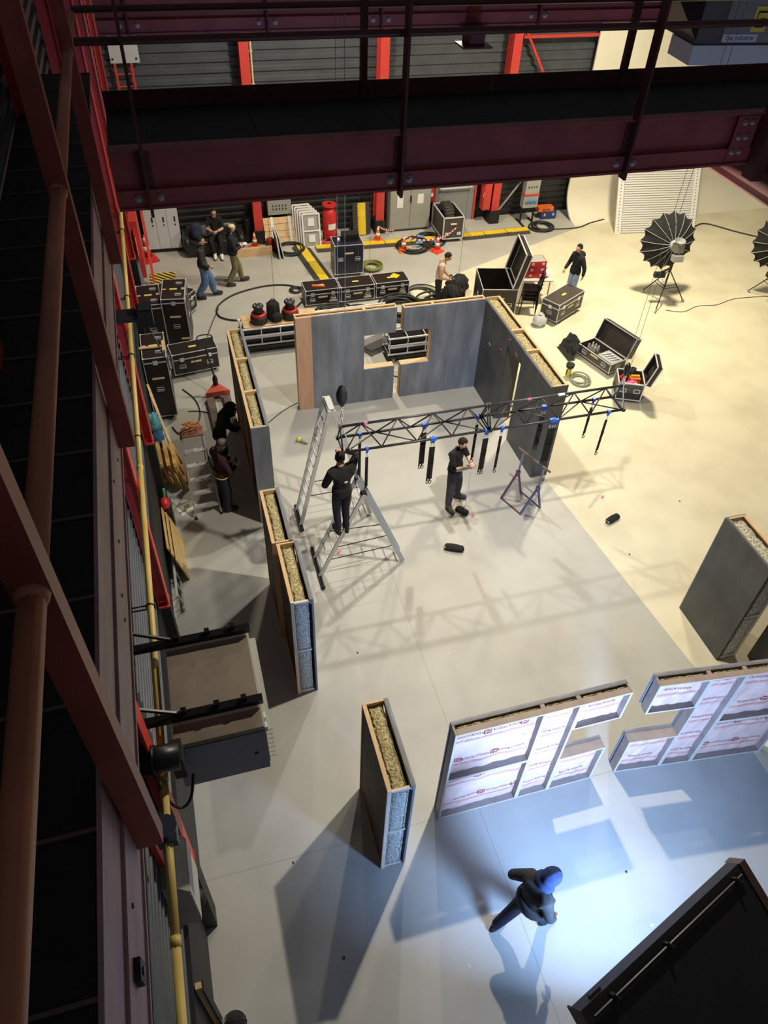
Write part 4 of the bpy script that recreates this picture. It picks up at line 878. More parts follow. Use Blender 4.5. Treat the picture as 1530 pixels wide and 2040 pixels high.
for k in range(4):
    t = thing('stacking_chair', ['black slatted metal chair at the bottom of the stack', 'black slatted metal chair second from the bottom of the stack', 'black slatted metal chair third from the bottom of the stack', 'black slatted metal chair on top of the stack'][k], 'chair', (9.35+.02*k, 16.95+.02*k, .09*k), -.35, 'stacked black chairs')
    g = G(); [g.box(-.2, .2, -.2+.065*j, -.15+.065*j, .43, .445) for j in range(6)]; g.obj('seat', BLACKM, t)
    g = G(); [g.beam((.18+.0, -.17+.085*j, .47), (.27, -.17+.085*j, .82), .04, .012) for j in range(5)]; g.beam((.27, -.22, .83), (.27, .22, .83), .03, .03); g.obj('backrest', BLACKM, t)
    for sx in (-1, 1):
        for sy in (-1, 1): g = G(); g.tube([(sx*.19, sy*.2, .43), (sx*.22, sy*.22, 0)], .012, 6); g.obj('leg', BLACKM, t)
t = thing('plastic_bag', 'clear white plastic bag on the floor in front of the trunk', 'bag', (9.4, 16.2, 0)); g = G(); g.ball((0, 0, .14), (.2, .17, .17), 14, 10, fn=lambda q: 1+.25*noise.noise(q*3)); g.obj('bag', mat('clear_bag', (.6, .6, .58), .25), t, True); g = G(); g.lathe([(.03, .26), (.07, .36), (.02, .34)], 8); g.obj('knot', mat('clear_bag', (.6, .6, .58), .25), t, True)
# black bag pile
for i, (x, y, s_) in enumerate(((7.45, 17.9, 1.0), (7.75, 18.35, 1.1), (7.42, 17.25, .7))):
    t = thing('duffel_bag', ['black duffel bag with straps in the pile by the open case', 'black duffel bag on the right of the pile against the open case', 'black duffel bag lowest in the pile near the flat edge'][i], 'bag', (x, y, 0), .4*i, 'black duffel bags')
    g = G(); g.ball((0, 0, .24*s_), (.34*s_, .24*s_, .26*s_), 18, 12, fn=lambda q: 1+.3*noise.noise(q*2.5+V((i*4, 0, 0)))); g.obj('body', BLKFAB, t, True)
    for k in range(3): g = G(); g.tube([( -.2+.18*k, .22*s_*cos(a), .24*s_+.25*s_*sin(a)) for a in [j*pi/8 for j in range(9)]], .014, 5); g.obj('strap', BLACKM, t)
t = thing('blanket', 'crumpled black blanket hanging over the end of the open brown case', 'blanket', (9.72, 14.8, 0)); g = G(); g.grid(lambda a, b: (.45*(a-.5)+.05*noise.noise(V((a*4, b*4, 0))), .7*(b-.5)+.06*noise.noise(V((a*5, b*3, 7))), max(.01, .42*(1-abs(a-.62)*1.7)*(1-.8*(b-.5)**2)+.09*noise.noise(V((a*6, b*6, 3))))), 24, 24); g.obj('cloth', BLKFAB, t, True); g = G(); g.grid(lambda a, b: (-.22+.2*(a-.5), -.1+.7*(b-.5), .02+.08*abs(noise.noise(V((a*6, b*8, 9))))), 10, 16); g.obj('fold', BLKFAB, t, True)
t = thing('torch', 'yellow work torch with black head standing at the end of the right flat', 'torch', (9.1, 13.75, 0)); g = G(); g.lathe([(.06, 0), (.07, .03), (.055, .2), (.06, .24)], 14); g.obj('body', YEL, t, True); g = G(); g.lathe([(.06, .24), (.1, .28), (.105, .36), (.07, .36), (.05, .3)], 16); g.obj('head', BLACK, t, True); g = G(); g.box(-.07, -.05, -.02, .02, .05, .2); g.obj('grip', BLACK, t)
# metal dollies with stacked aluminium truss behind the back flats
def dolly(loc, rz, L, label, z1=.72):
    t = thing('truss_dolly', label, 'dolly', loc, rz, 'dollies of stacked aluminium truss')
    g = G(); g.box(-L/2, L/2, -.3, .3, .14, .2); g.obj('deck', BLACK, t)
    for sx in (-1, 1):
        for sy in (-1, 1): g = G(); g.lathe([(.05, -.02), (.065, 0), (.05, .02)], 10, X=M.Translation((sx*(L/2-.15), sy*.24, .065)) @ M.Rotation(pi/2, 4, 'Y')); g.cb((sx*(L/2-.15), sy*.24, .125), (.1, .08, .03)); g.obj('caster', GREYM, t)
    for lev in range(2):
        z0 = .24+lev*.25
        for y in (-.25, .25):
            for z in (z0, z0+.2):
                g = G(); g.tube([(-L/2, y, z), (L/2, y, z)], .025, 8); g.obj('tube', ALU, t)
        for k in range(int(L/.5)+1):
            x = -L/2+.04+k*(L-.08)/int(L/.5); g = G()
            for y in (-.25, .25): g.tube([(x, y, z0), (x, y, z0+.2)], .016, 6)
            g.tube([(x, -.25, z0), (x, .25, z0)], .016, 6); g.tube([(x, -.25, z0+.2), (x, .25, z0+.2)], .016, 6); g.obj('frame_rung', ALU, t)
        g = G(); g.box(-L/2+.1, L/2-.1, -.2, .2, z0+.02, z0+.16); g.obj('batten_bundle', BLACKM, t)
    return t
dolly((2.55, 16.75, 0), .0, 2.5, 'truss dolly at left behind the back flat with reels on its board')
dolly((5.55, 15.55, 0), .0, 1.5, 'truss dolly seen through the window of the right back flat')
g = G(); g.box(-.95, .95, -.3, .3, 0, .03); o = g.obj('board', PALEW, None, False, (2.35, 16.8, .716)); tag(o, 'pale plywood board lying on the left truss dolly', 'board')
for i, (x, y) in enumerate(((1.82, 16.72), (2.62, 16.78))):
    t = thing('cable_reel', ['black cable reel with red stripe, left one on the board', 'black cable reel with red stripe, right one on the board'][i], 'cable reel', (x, y, .748), 0, 'cable reels on the board')
    g = G(); g.lathe([(.2, 0), (.22, .02), (.21, .08), (.22, .12), (.21, .18), (.19, .2)], 20); g.obj('wound_cable', CORD, t, True)
    g = G(); g.lathe([(.195, .2), (.185, .24), (.17, .26)], 20); g.obj('red_cable', REDP, t, True)
    g = G(); g.lathe([(.14, .26), (.11, .32), (.115, .4), (.14, .42), (.14, .45), (.06, .45)], 18); g.obj('drum', BLACK, t, True)
    for k in range(4): g = G(); g.cb((.08*cos(k*pi/2), .08*sin(k*pi/2), .46), (.04, .04, .02)); g.obj('spoke', GREYM, t)
t = thing('soft_bag', 'black soft bag standing between the two cable reels', 'bag', (2.2, 16.75, .748)); g = G(); g.ball((0, .04, .24), (.17, .13, .26), 14, 10, fn=lambda q: (1/max(abs(q.x), abs(q.y), abs(q.z))**.5)*(1+.1*noise.noise(q*4))); g.obj('body', BLKFAB, t, True); g = G(); g.ball((.06, -.12, .12), (.16, .1, .13), 12, 8, fn=lambda q: 1+.15*noise.noise(q*4)); g.obj('pocket', BLKFAB, t, True); g = G(); g.tube([(-.08, .04, .5), (0, .04, .56), (.08, .04, .5)], .012, 5); g.obj('strap', BLACKM, t)
for i, (x, y) in enumerate(((2.45, 17.35), (2.62, 17.15))):
    t = thing('work_glove', ['cream glove lying behind the right cable reel', 'cream cloth lying beside the right cable reel'][i], 'glove', (x, y, .02+.0*i), i); g = G(); g.ball((0, 0, .35), (.16, .12, .1), 10, 6, fn=lambda q: 1+.3*noise.noise(q*3)); g.obj('palm', BLBL, t, True); g = G(); g.cb((0, 0, .15), (.1, .1, .3)); g.obj('support', BLACK, t)
t = thing('loose_truss', 'loose aluminium truss piece lying behind the left back flat', 'truss', (4.5, 17.0, 0), .03)
for y, z in ((-.15, .62), (.15, .62), (-.15, .35), (.15, .35)): g = G(); g.tube([(-.75, y, z), (.75, y, z)], .025, 8); g.obj('tube', ALU, t)
for x in (-.7, -.25, .25, .7): g = G(); g.tube([(x, -.15, .62), (x, .15, .62)], .016, 6); g.tube([(x, -.15, .35), (x, -.15, .62)], .016, 6); g.tube([(x, .15, .35), (x, .15, .62)], .016, 6); g.obj('frame_rung', ALU, t)
g = G(); g.box(-.75, .75, -.25, .25, .0, .32); g.obj('crate', BLACK, t)
t = thing('folded_panel', 'dark folded panel lying on the floor seen through the left window notch', 'panel', (4.72, 16.15, 0), .45); g = G(); g.box(-.42, .42, -.3, .3, 0, .1); g.obj('lower_leaf', GREYW, t); g = G(); g.box(-.41, .41, -.29, .0, .101, .15); g.obj('upper_leaf', mat('dark_leaf', (.05, .05, .05), .5), t)

# ---------------------------------------------------------------- truss, hoists, slings
t = thing('lighting_truss', 'black triangular lighting truss hanging across the set in two joined sections', 'truss', (2.05, 8.91, 3.0))
CH = [(-.19, 0), (.19, 0), (0, .37)]
for s0 in (0, 2.5):
    for y, z in CH: g = G(); g.tube([(s0+.015, y, z), (s0+2.485, y, z)], .022, 8); g.obj('chord', TRUSSM, t, True)
    for (y0, z0), (y1, z1) in ((CH[0], CH[2]), (CH[1], CH[2]), (CH[0], CH[1])):
        flatb = z0 == z1
        n = 4 if flatb else 8
        for k in range(n):
            xa = s0+.06+k*2.38/n; xb = s0+.06+(k+1)*2.38/n
            a, b = ((xa, y0, z0), (xb, y1, z1)) if k % 2 == 0 else ((xa, y1, z1), (xb, y0, z0))
            g = G(); g.tube([a, b], .012, 6); g.obj('brace', TRUSSM, t, True)
    for x in (s0+.02, s0+2.48):
        for (y0, z0), (y1, z1) in ((CH[0], CH[2]), (CH[1], CH[2]), (CH[0], CH[1])): g = G(); g.tube([(x, y0, z0), (x, y1, z1)], .014, 6); g.obj('end_strut', TRUSSM, t, True)
        g = G(); [g.cb((x, y, z), (.05, .06, .06)) for y, z in CH]; g.obj('coupler', TRUSSM, t)
for x in (.4, 3.2): g = G(); g.lathe([(.0235, 0), (.0235, .06)], 8, X=M.Translation((x, 0, .37)) @ M.Rotation(pi/2, 4, 'Y')); g.obj('tape_mark', mat('pink_tape', (.8, .1, .22), .6), t)
g = G(); g.lathe([(.0235, 0), (.0235, .12)], 8, X=M.Translation((3.75, 0, .37)) @ M.Rotation(pi/2, 4, 'Y')); g.obj('white_tape', WHITE, t)
BLUC = mat('blue_clamp', (.03, .14, .7), .4)
SL = [(2.46, 0, .85, 1), (3.57, 0, .92, 2), (4.51, 0, .9, 2), (4.78, 0, .92, 1), (5.72, 0, .95, 3), (6.75, 0, .9, 1), (2.44, 1, .95, 1), (3.55, 1, .9, 2), (4.5, 1, .95, 1), (5.72, 1, .9, 2), (6.66, 1, .8, 1)]
NM = ['single strap at the left end of the front lower chord', 'double strap on the front chord left of the standing man', 'double strap on the front chord just right of the standing man', 'single strap on the front chord right of the truss joint', 'triple strap on the front chord above the trestles', 'single strap on the front chord at the right end', 'single strap on the rear chord behind the ladder man', 'double strap on the rear chord left of the standing man', 'single strap on the rear chord behind the standing man', 'double strap on the rear chord before the dark flat', 'single strap on the rear chord near the right truss end']
for i, (x, rear, L, n) in enumerate(SL):
    y = 9.10 if rear else 8.72
    t = thing('hanging_strap', 'black '+NM[i], 'strap', (x, y, 3.0), 0, 'straps hanging from the truss')
    g = G(); g.cb((0, 0, .0), (.05*n, .06, .06)); g.cb((0, 0, -.05), (.03*n, .03, .06)); g.obj('clamp', BLUC, t)
    for k in range(n):
        dx = (k-(n-1)/2)*.05
        g = G(); g.tube([(dx, 0, -.07), (dx+.012, 0, -.12), (dx, 0, -.17), (dx-.012, 0, -.12)], .005, 5, closed=True); g.obj('hook', CHROME, t)
        g = G(); g.beam((dx-.012, 0, -.17), (dx-.014, .0, -L), .026, .006); g.beam((dx+.012, 0, -.17), (dx+.016, 0.012, -L+.03), .026, .006); g.obj('webbing', BLKFAB, t)
        g = G(); g.cb((dx, 0, -.45), (.04, .03, .06)); g.obj('buckle', BLACKM, t)
        g = G(); g.tube([(dx-.022+.022*cos(a)+.02, .0, -L-.03+.035*sin(a)) for a in [j*pi/5 for j in range(10)]], .007, 5, closed=True); g.obj('shackle', BLACKM, t)
t = thing('hoist_hook', 'black hook block on steel wires above the left end of the truss', 'hoist', (2.1, 8.91, 3.37))
g = G(); g.lathe([(.0, .78), (.05, .74), (.09, .62), (.08, .5), (.03, .4)], 12); g.obj('block', BLACK, t, True)
g = G(); g.cyl((0, -.05, .6), (0, .05, .6), .03); g.obj('sheave_pin', GREYM, t)
for k in range(4): g = G(); X = M.Translation((0, 0, .36-.085*k)) @ M.Rotation(k*pi/2, 4, 'Z'); g.tube([X @ V((.02*cos(a), 0, .05*sin(a))) for a in [j*pi/6 for j in range(12)]], .008, 6, closed=True); g.obj('chain_link', CHROME, t, True)
for dx in (-.05, .05): g = G(); g.tube([(dx, 0, .7), (dx, 0, 8.2)], .0035, 5); g.obj('wire', STEELW, t)
g = G(); g.tube([(0, 0, .02), (.03, .0, -.1), (.1, -.19, -.37)], .008, 5); g.tube([(0, 0, .02), (.03, .0, -.1), (.1, .19, -.37)], .008, 5); g.obj('sling', CHROME, t)
t = thing('hoist_hook', 'grey wire pair with clamp holding up the right end of the truss', 'hoist', (7.0, 8.91, 3.37))
g = G(); g.tube([(0, 0, .0), (.02, .03, .12), (0, 0, .25)], .012, 6); g.tube([(.02, -.19, -.37), (0, -.05, 0), (0, 0, .25)], .01, 6); g.tube([(.02, .19, -.37), (0, .05, 0), (0, 0, .25)], .01, 6); g.obj('sling', ALUD, t)
g = G(); g.lathe([(.03, .22), (.05, .3), (.05, .38), (.02, .45)], 10); g.obj('block', BLACKM, t, True)
for dx in (-.05, .05): g = G(); g.tube([(dx, 0, .4), (dx, 0, 8.2)], .0035, 5); g.obj('wire', STEELW, t)
for i, (x, y, z0) in enumerate(((4.55, 17.4, .9), (2.2, 16.4, .9), (5.1, 18.3, .55), (6.55, 21.95, .5), (7.45, 17.6, .5), (10.35, 22.5, 2.4), (11.4, 22.6, 2.4), (11.7, 22.6, 2.4))):
    o = G().tube([(x, y, z0), (x, y, 10.2)], .0045, 5).obj('hanging_wire', STEELW); tag(o, ['thin steel wire hanging over the middle trunk', 'thin steel wire hanging by the soft bag between the reels', 'thin steel wire hanging in front of the rack case', 'thin steel wire hanging down to the cone by the cabinet', 'thin steel wire hanging over the duffel bags', 'thin steel wire left of the third back wall column', 'thin steel wire right of the third back wall column', 'outermost thin steel wire near the wall bracing'][i], 'wire', 'hanging steel wires')
# ---------------------------------------------------------------- ladders, trestle
def rung_ladder(t, a, b, w, n, m=ALU, axis=(0, 1, 0), rail=(.03, .07)):
    # a, b: foot and head centre; rungs along axis
    a = V(a); b = V(b); ax = V(axis); sub = []
    for s_ in (-1, 1): g = G(); g.beam(a+ax*s_*w/2, b+ax*s_*w/2, rail[1] if abs(ax.y) < .5 else rail[0], rail[0] if abs(ax.y) < .5 else rail[1], 0, ax.cross(b-a)); g.obj('rail', m, t)
    for k in range(n):
        p = a.lerp(b, (k+.6)/n); g = G(); g.tube([p-ax*w/2, p+ax*w/2], .015, 6); g.obj('rung', m, t)
t = thing('folding_ladder', 'aluminium A-frame ladder in the foreground with a man standing on it', 'ladder', (2.42, 9.0, 0))
rung_ladder(t, (-.78, 0, .06), (.02, 0, 1.95), .46, 8, ALU)
rung_ladder(t, (.82, -.05, .03), (-.06, -.02, 2.25), .30, 8, mat('bluish_aluminium', (.5, .56, .66), .35, .7), rail=(.03, .09))
g = G(); g.cyl((-.78, -.5, .05), (-.78, .5, .05), .03, n=8); [g.ball((-.78, y, .04), .04, 8, 6) for y in (-.5, .5)]; g.obj('stabiliser_bar', BLACKM, t)
g = G(); [g.cyl((.02, y-.03, 1.95), (.02, y+.03, 1.95), .06, n=10) for y in (-.2, .2)]; g.obj('hinge', BLACK, t)
for z, y in ((.75, -.22), (.75, .2), (.45, -.22)): f = 1-z/1.95; g = G(); g.tube([(-.80*f, y, z), (.8*f, y*.7, z)], .009, 5); g.obj('brace_rod', BLACKM, t)
t = thing('folding_ladder', 'aluminium A-frame ladder behind the man under the left truss end', 'ladder', (2.25, 10.35, 0))
rung_ladder(t, (-.70, 0, .06), (-.08, 0, 2.75), .42, 11, ALU)
rung_ladder(t, (.72, 0, .03), (.0, 0, 2.72), .36, 11, ALU)
g = G(); g.cyl((-.70, -.36, .06), (-.70, .36, .06), .035, n=8); g.obj('stabiliser_bar', BLACKM, t)
g = G(); g.cb((-.04, 0, 2.76), (.10, .40, .03)); g.obj('hinge', ALUD, t)
for z in (.8, 1.15): f = 1-z/2.75; g = G(); g.tube([(-.68*f, -.2, z), (.68*f, -.18, z)], .009, 5); g.obj('brace_rod', BLACKM, t)
TR = mat('purple_red_steel', (.16, .07, .11), .45, .3); TB = mat('blue_grey_steel', (.12, .13, .22), .45, .4)
for i, (x0, y0) in enumerate(((6.0, 9.95), (6.2, 9.42))):
    t = thing('trestle', ['purple steel trestle stand, rear one of the pair under the straps', 'blue-grey steel trestle stand, front one of the pair under the straps'][i], 'trestle', (x0, y0, 0), 0, 'pair of trestle stands'); m = TR if i == 0 else TB
    for a, nm in (((-.26, .02, 0), 'leg'), ((.22, .1, 0), 'leg')): g = G(); g.beam((0, 0, .72), a, .035, .035); g.obj(nm, m, t)
    g = G(); g.beam((0, 0, .66), (.04, .02, 1.18), .03, .03); g.obj('upright', mat('grey_steel', (.25, .25, .28), .4, .6), t)
    g = G(); g.cb((0, 0, .68), (.07, .07, .12)); g.obj('collar', m, t)
o = G().tube([(6.0, 10.12, 1.2), (6.3, 9.3, 1.2)], .022, 8).obj('crossbar', mat('rust_bar', (.16, .11, .09), .6)); tag(o, 'steel bar resting across the two trestle stands', 'bar')
o = G().tube([(5.74, 9.97, .02), (5.94, 9.44, .02)], .014, 6).obj('floor_bar', TR); tag(o, 'thin purple bar on the floor joining the trestle feet at left', 'bar')
o = G().tube([(6.22, 10.05, .02), (6.42, 9.52, .02)], .014, 6).obj('floor_bar', TR); tag(o, 'thin purple bar on the floor joining the trestle feet at right', 'bar')
# pouches on the floor, bottle, floor tape
def pouch(loc, rz, L, W, label, extra=None):
    t = thing('tool_pouch', label, 'pouch', loc, rz, 'black pouches on the floor'); g = G(); g.ball((0, 0, .05), (L/2, W/2, .05), 16, 8, fn=lambda q: (1/max(abs(q.x), abs(q.y), abs(q.z))**.5)*(1+.08*noise.noise(q*5))); g.obj('body', BLKFAB, t, True)
    g = G(); g.cb((-L*.42, 0, .06), (L*.12, W*.7, .03)); g.obj('flap', extra or GREYM, t)
pouch((4.80, 9.78, 0), -.9, .3, .15, 'black shoe-like pouch with yellow dot beside the standing man', YEL)
pouch((4.3, 8.85, 0), -.45, .4, .16, 'long black pouch on the grey floor in front of the standing man')
pouch((7.72, 8.83, 0), .35, .38, .14, 'black rectangular pouch on the cream floor right of the set')
t = thing('water_bottle', 'clear bottle with yellow cap lying on the floor inside the set', 'bottle', (2.05, 12.75, .05), -.7); g = G(); g.lathe([(.04, 0), (.045, .02), (.045, .16), (.025, .2)], 12, X=M.Rotation(pi/2, 4, 'Y')); g.obj('body', mat('bottle_clear', (.45, .45, .36), .15), t, True); g = G(); g.lathe([(.055, -.07), (.055, .0), (.03, .01)], 12, X=M.Rotation(pi/2, 4, 'Y')); g.obj('cap', mat('yellow_green', (.75, .75, .1), .5), t, True)
for i, (x, y) in enumerate(((4.98, 9.62), (2.13, 9.32), (7.85, 9.5))):
    o = G().box(-.05, .05, -.02, .02, 0, .004).obj('floor_mark', mat('pink_tape', (.8, .1, .22), .6), None, False, (x, y, 0), .7); tag(o, ['pink tape mark on the floor right of the black pouch', 'pink tape mark on the floor under the A-frame ladder', 'pink tape mark on the cream floor by the trestles'][i], 'tape')
random.seed(11)
for i in range(14):
    x, y = [(5.9, 6.9), (7.6, 7.9), (7.75, 7.6), (4.6, 2.6), (1.0, 2.9), (.2, 3.9), (3.4, 6.6), (3.9, 4.9), (2.1, 2.1), (9.4, 9.0), (12.2, 15.0), (1.9, 7.0), (4.6, 1.9), (0.6, 2.6)][i]
    o = G().add([(.03*random.uniform(.5, 1)*cos(k*1.05), .022*random.uniform(.5, 1)*sin(k*1.05), z) for z in (0, .004) for k in range(6)], [tuple(range(6))[::-1], tuple(range(6, 12))]+[(k, (k+1) % 6, 6+(k+1) % 6, 6+k) for k in range(6)]).obj('debris_chip', CASEG if i % 2 else BLBL, None, False, (x, y, .0), i)
    tag(o, 'tiny chip of debris '+['in the middle of the empty set floor', 'on the cream floor beside the grey edge', 'on the cream floor right of the grey edge, nearer chip', 'on the blue floor under the front left window', 'left of the lone foreground flat, further chip', 'on the floor under the hanging heater, lower chip', 'near the floor joint beside the left flats', 'on the floor behind the front left window flat', 'on the bottom floor left of the striding person', 'on the cream floor right of the black pouch', 'on the cream floor left of the umbrella tripod', 'beside the left flat with wool end', 'on the bright blue floor by the light box', 'on the floor near the left wall grey box'][i], 'debris', 'debris chips on the floor')
# ---------------------------------------------------------------- left aisle
t = thing('pallet_truck', 'red and brown hand pallet truck parked beside the long left flat', 'pallet truck', (.49, 14.5, 0), .03)
PTR = mat('pallet_red', (.5, .08, .05), .5); PTB = mat('fork_brown', (.14, .11, .09), .5, .2, .25)
for x in (-.19, .19): g = G(); g.box(x-.085, x+.085, -1.0, .22, .07, .13); g.box(x-.07, x+.07, -1.1, -1.0, .07, .12); f = g.obj('fork', PTB, t); g = G(); g.cyl((x-.05, -.92, .04), (x+.05, -.92, .04), .04, n=10); g.obj('load_roller', RUB, f); g = G(); g.box(x-.05, x+.05, -.9, -.75, .1305, .133); g.obj('fork_slot', BLACK, f)
g = G(); g.prism([(-.28, .2), (.28, .2), (.07, .52), (-.07, .52)], .12, M.Translation((0, 0, .12))); g.obj('headplate', PTR, t)
g = G(); g.cyl((-.08, .5, .09), (.08, .5, .09), .09, n=14); g.obj('steer_wheel', RUB, t)
g = G(); g.lathe([(.06, .2), (.06, .42), (.03, .5)], 10, (0, .5, 0)); g.obj('pump', BLACK, t)
g = G(); g.tube([(0, .5, .4), (-.08, .85, 1.05)], .022, 8); g.obj('handle_shaft', BLACK, t)
g = G(); g.tube(smooth_path([(-.08, .85, 1.05), (-.24, .92, 1.2), (-.2, .96, 1.3), (.05, .96, 1.3), (.1, .92, 1.2), (-.08, .85, 1.05)]), .014, 6); g.obj('handle_loop', BLACK, t)
t = thing('step_ladder', 'aluminium step ladder with flat treads standing in the left aisle', 'ladder', (-.17, 10.95, 0), .1)
for x in (-.24, .24): g = G(); g.beam((x*1.05, -.05, .02), (x*.85, .55, 1.62), .03, .05); g.obj('rail', ALUD, t)
for k in range(5): z = .22+k*.27; f = (z-.02)/1.6; g = G(); g.cb((0, -.05+.6*f, z), (.44-.06*f, .12, .025)); g.obj('tread', ALUD, t)
for x in (-.22, .22): g = G(); g.beam((x, .95, .02), (x*.85, .58, 1.55), .02, .03); g.obj('rear_leg', GREYM, t)
g = G(); g.cb((0, .56, 1.63), (.42, .2, .03)); g.obj('top_platform', mat('rust_tray', (.22, .09, .06), .6), t)
for x in (-.25, .25): g = G(); g.cb((x, -.06, .02), (.05, .08, .04)); g.obj('foot', BLACK, t)
t = thing('cable_heap', 'heap of orange and brown cables in a rusty tray on top of the step ladder', 'cable', (-.2, 11.5, 1.65), 0)
g = G(); g.box(-.2, .2, -.14, .14, 0, .03); g.obj('tray', mat('rust_tray', (.22, .09, .06), .6), t)
for k in range(12): a0 = random.random()*6; g = G(); g.tube(smooth_path([(random.uniform(-.18, .18), random.uniform(-.13, .13), random.uniform(.04, .22)) for _ in range(4)], 5), .009, 5); g.obj('cable_end', mat('orange_brown', (.45, .17, .06), .6), t, True)
for k in range(4):
    t = thing('wooden_pallet', ['yellow wooden pallet nearest the wall in the leaning row', 'yellow wooden pallet second in the leaning row', 'yellow wooden pallet third in the leaning row', 'yellow wooden pallet nearest the step ladder'][k], 'pallet', (-.98+.145*k, 12.45-.1*k, 0), 0, 'leaning yellow wooden pallets', rot=(0, rad(-13), .05))
    g = G(); YW = mat('yellow_timber', (.62, .38, .12), .55, 0, .15, 5)
    hgt = .62+.02*k
    for y0, y1, z0, z1, nm in ((-.42, .42, 0, .12, 'rail'), (-.42, .42, hgt-.12, hgt, 'rail'), (-.42, -.32, .121, hgt-.121, 'stile'), (.32, .42, .121, hgt-.121, 'stile'), (-.06, .06, .121, hgt-.121, 'stile')): g = G(); g.box(0, .06, y0, y1, z0, z1); g.obj(nm, YW, t)
t = thing('cloth_heap', 'teal and blue cloth hanging in a heap by the left wall', 'cloth', (-.95, 12.95, .55)); TEAL = mat('teal_cloth', (.08, .28, .32), .9, 0, .3, 10)
g = G(); g.ball((0, 0, .35), (.14, .22, .22), 14, 10, fn=lambda q: 1+.5*noise.noise(q*3)); g.obj('upper_fold', TEAL, t, True); g = G(); g.ball((.02, -.1, .05), (.13, .2, .28), 14, 10, fn=lambda q: 1+.5*noise.noise(q*3+V((4, 0, 0)))); g.obj('lower_fold', mat('blue_cloth', (.03, .12, .25), .9, 0, .3, 10), t, True); g = G(); g.box(-.1, .1, -.2, .2, -.55, -.1); g.obj('black_sack', BLKFAB, t)
t = thing('tool_bin', 'red helmet and green bottle on the black ledge by the leaning boards', 'helmet', (-.92, 10.72, .6)); g = G(); g.ball((0, 0, .08), (.1, .13, .12), 12, 8); g.obj('shell', REDP, t, True); g = G(); g.cyl((0, .12, .05), (.02, .16, .3), .025, n=8); g.obj('bottle', mat('green_plastic', (.1, .5, .15), .5), t); g = G(); g.box(-.1, .1, -.14, .2, -.6, -.03); g.obj('pedestal', BLACK, t)
t = thing('leaning_ladder', 'aluminium ladder lying tilted against the left wall under the boards', 'ladder', (-.84, 9.6, 0), 0, rot=(0, rad(-9), 0))
for y0, y1, nm in ((-1.0, 1.5, 'rail'),):
    for z in (.05, .42): g = G(); g.beam((0, y0, z), (0, y1, z), .03, .06); g.obj(nm, ALUD, t)
for k in range(9): y = -.9+k*.28; g = G(); g.tube([(0, y, .05), (0, y, .42)], .014, 6); g.obj('rung', ALUD, t)
for k in range(3):
    t = thing('leaning_board', ['pale yellow board leaning on the ladder, rear one', 'pale yellow board leaning on the ladder, middle one with paper', 'pale yellow board leaning on the ladder, front one'][k], 'board', (-.82+.05*k, 10.1-.12*k, .0), 0, 'leaning pale boards', rot=(0, rad(-14), .03))
    g = G(); g.box(0, .02, -.55, .55, .0, .7-.05*k); g.obj('board', mat('yellow_ply', (.6, .42, .18), .6, 0, .12, 5), t); g = G(); g.box(.0205, .03, -.5, -.46, .0, .68-.05*k); g.obj('batten', PALEW, t)
    if k == 1: g = G(); g.box(.021, .024, -.1, .2, .1, .5); g.obj('paper', PAPER, t)
cable('cable_bundle', 'blue-black cable bundle hanging at the foot of the red column', [(-.86, 7.1, .5), (-.8, 7.0, .1), (-.78, 7.25, .05), (-.82, 7.3, .4)], .04, mat('blue_black', (.02, .03, .06), .5), 'cable')
for i, (a, b) in enumerate((((-.55, 12.0, .02), (-.98, 14.0, 1.15)), ((-.5, 11.9, .02), (-.95, 13.8, 1.05)))):
    o = G().beam(a, b, .05, .04).obj('timber_batten', PALEW); tag(o, ['pale timber batten leaning towards the tall case, upper one', 'pale timber batten leaning towards the tall case, lower one'][i], 'timber', 'leaning battens')
t = thing('wooden_t_bar', 'pale wooden T-shaped bar resting across the tall case and yellow pipe', 'timber', (-.75, 14.6, 1.66)); g = G(); g.box(-.3, .22, -.03, .03, 0, .03); g.obj('bar', PALEW, t); g = G(); g.box(.2, .26, -.2, .2, 0.0, .04); g.obj('cross_bar', PALEW, t)
t = thing('floor_tray', 'white board with scattered tools on the floor left of the step ladder', 'tray', (-.55, 11.2, 0), .4); g = G(); g.box(-.2, .2, -.14, .14, 0, .01); g.obj('board', WHITE, t); g = G(); g.tube([(-.2, -.05, .02), (.15, .02, .02)], .012, 6); g.cb((0, .04, .03), (.1, .05, .04)); g.obj('tool', mat('brass', (.4, .32, .12), .4, .5), t)
t = thing('paper_pile', 'white papers and cables on the floor behind the step ladder', 'paper', (.12, 11.75, 0), .3); g = G(); g.box(-.2, .15, -.12, .12, 0, .01); g.obj('paper', PAPER, t); g = G(); g.tube(smooth_path([(-.1, -.1, .02), (0, .1, .02), (.15, .0, .02), (.1, -.1, .02)]), .008, 5); g.obj('cable', CORD, t)
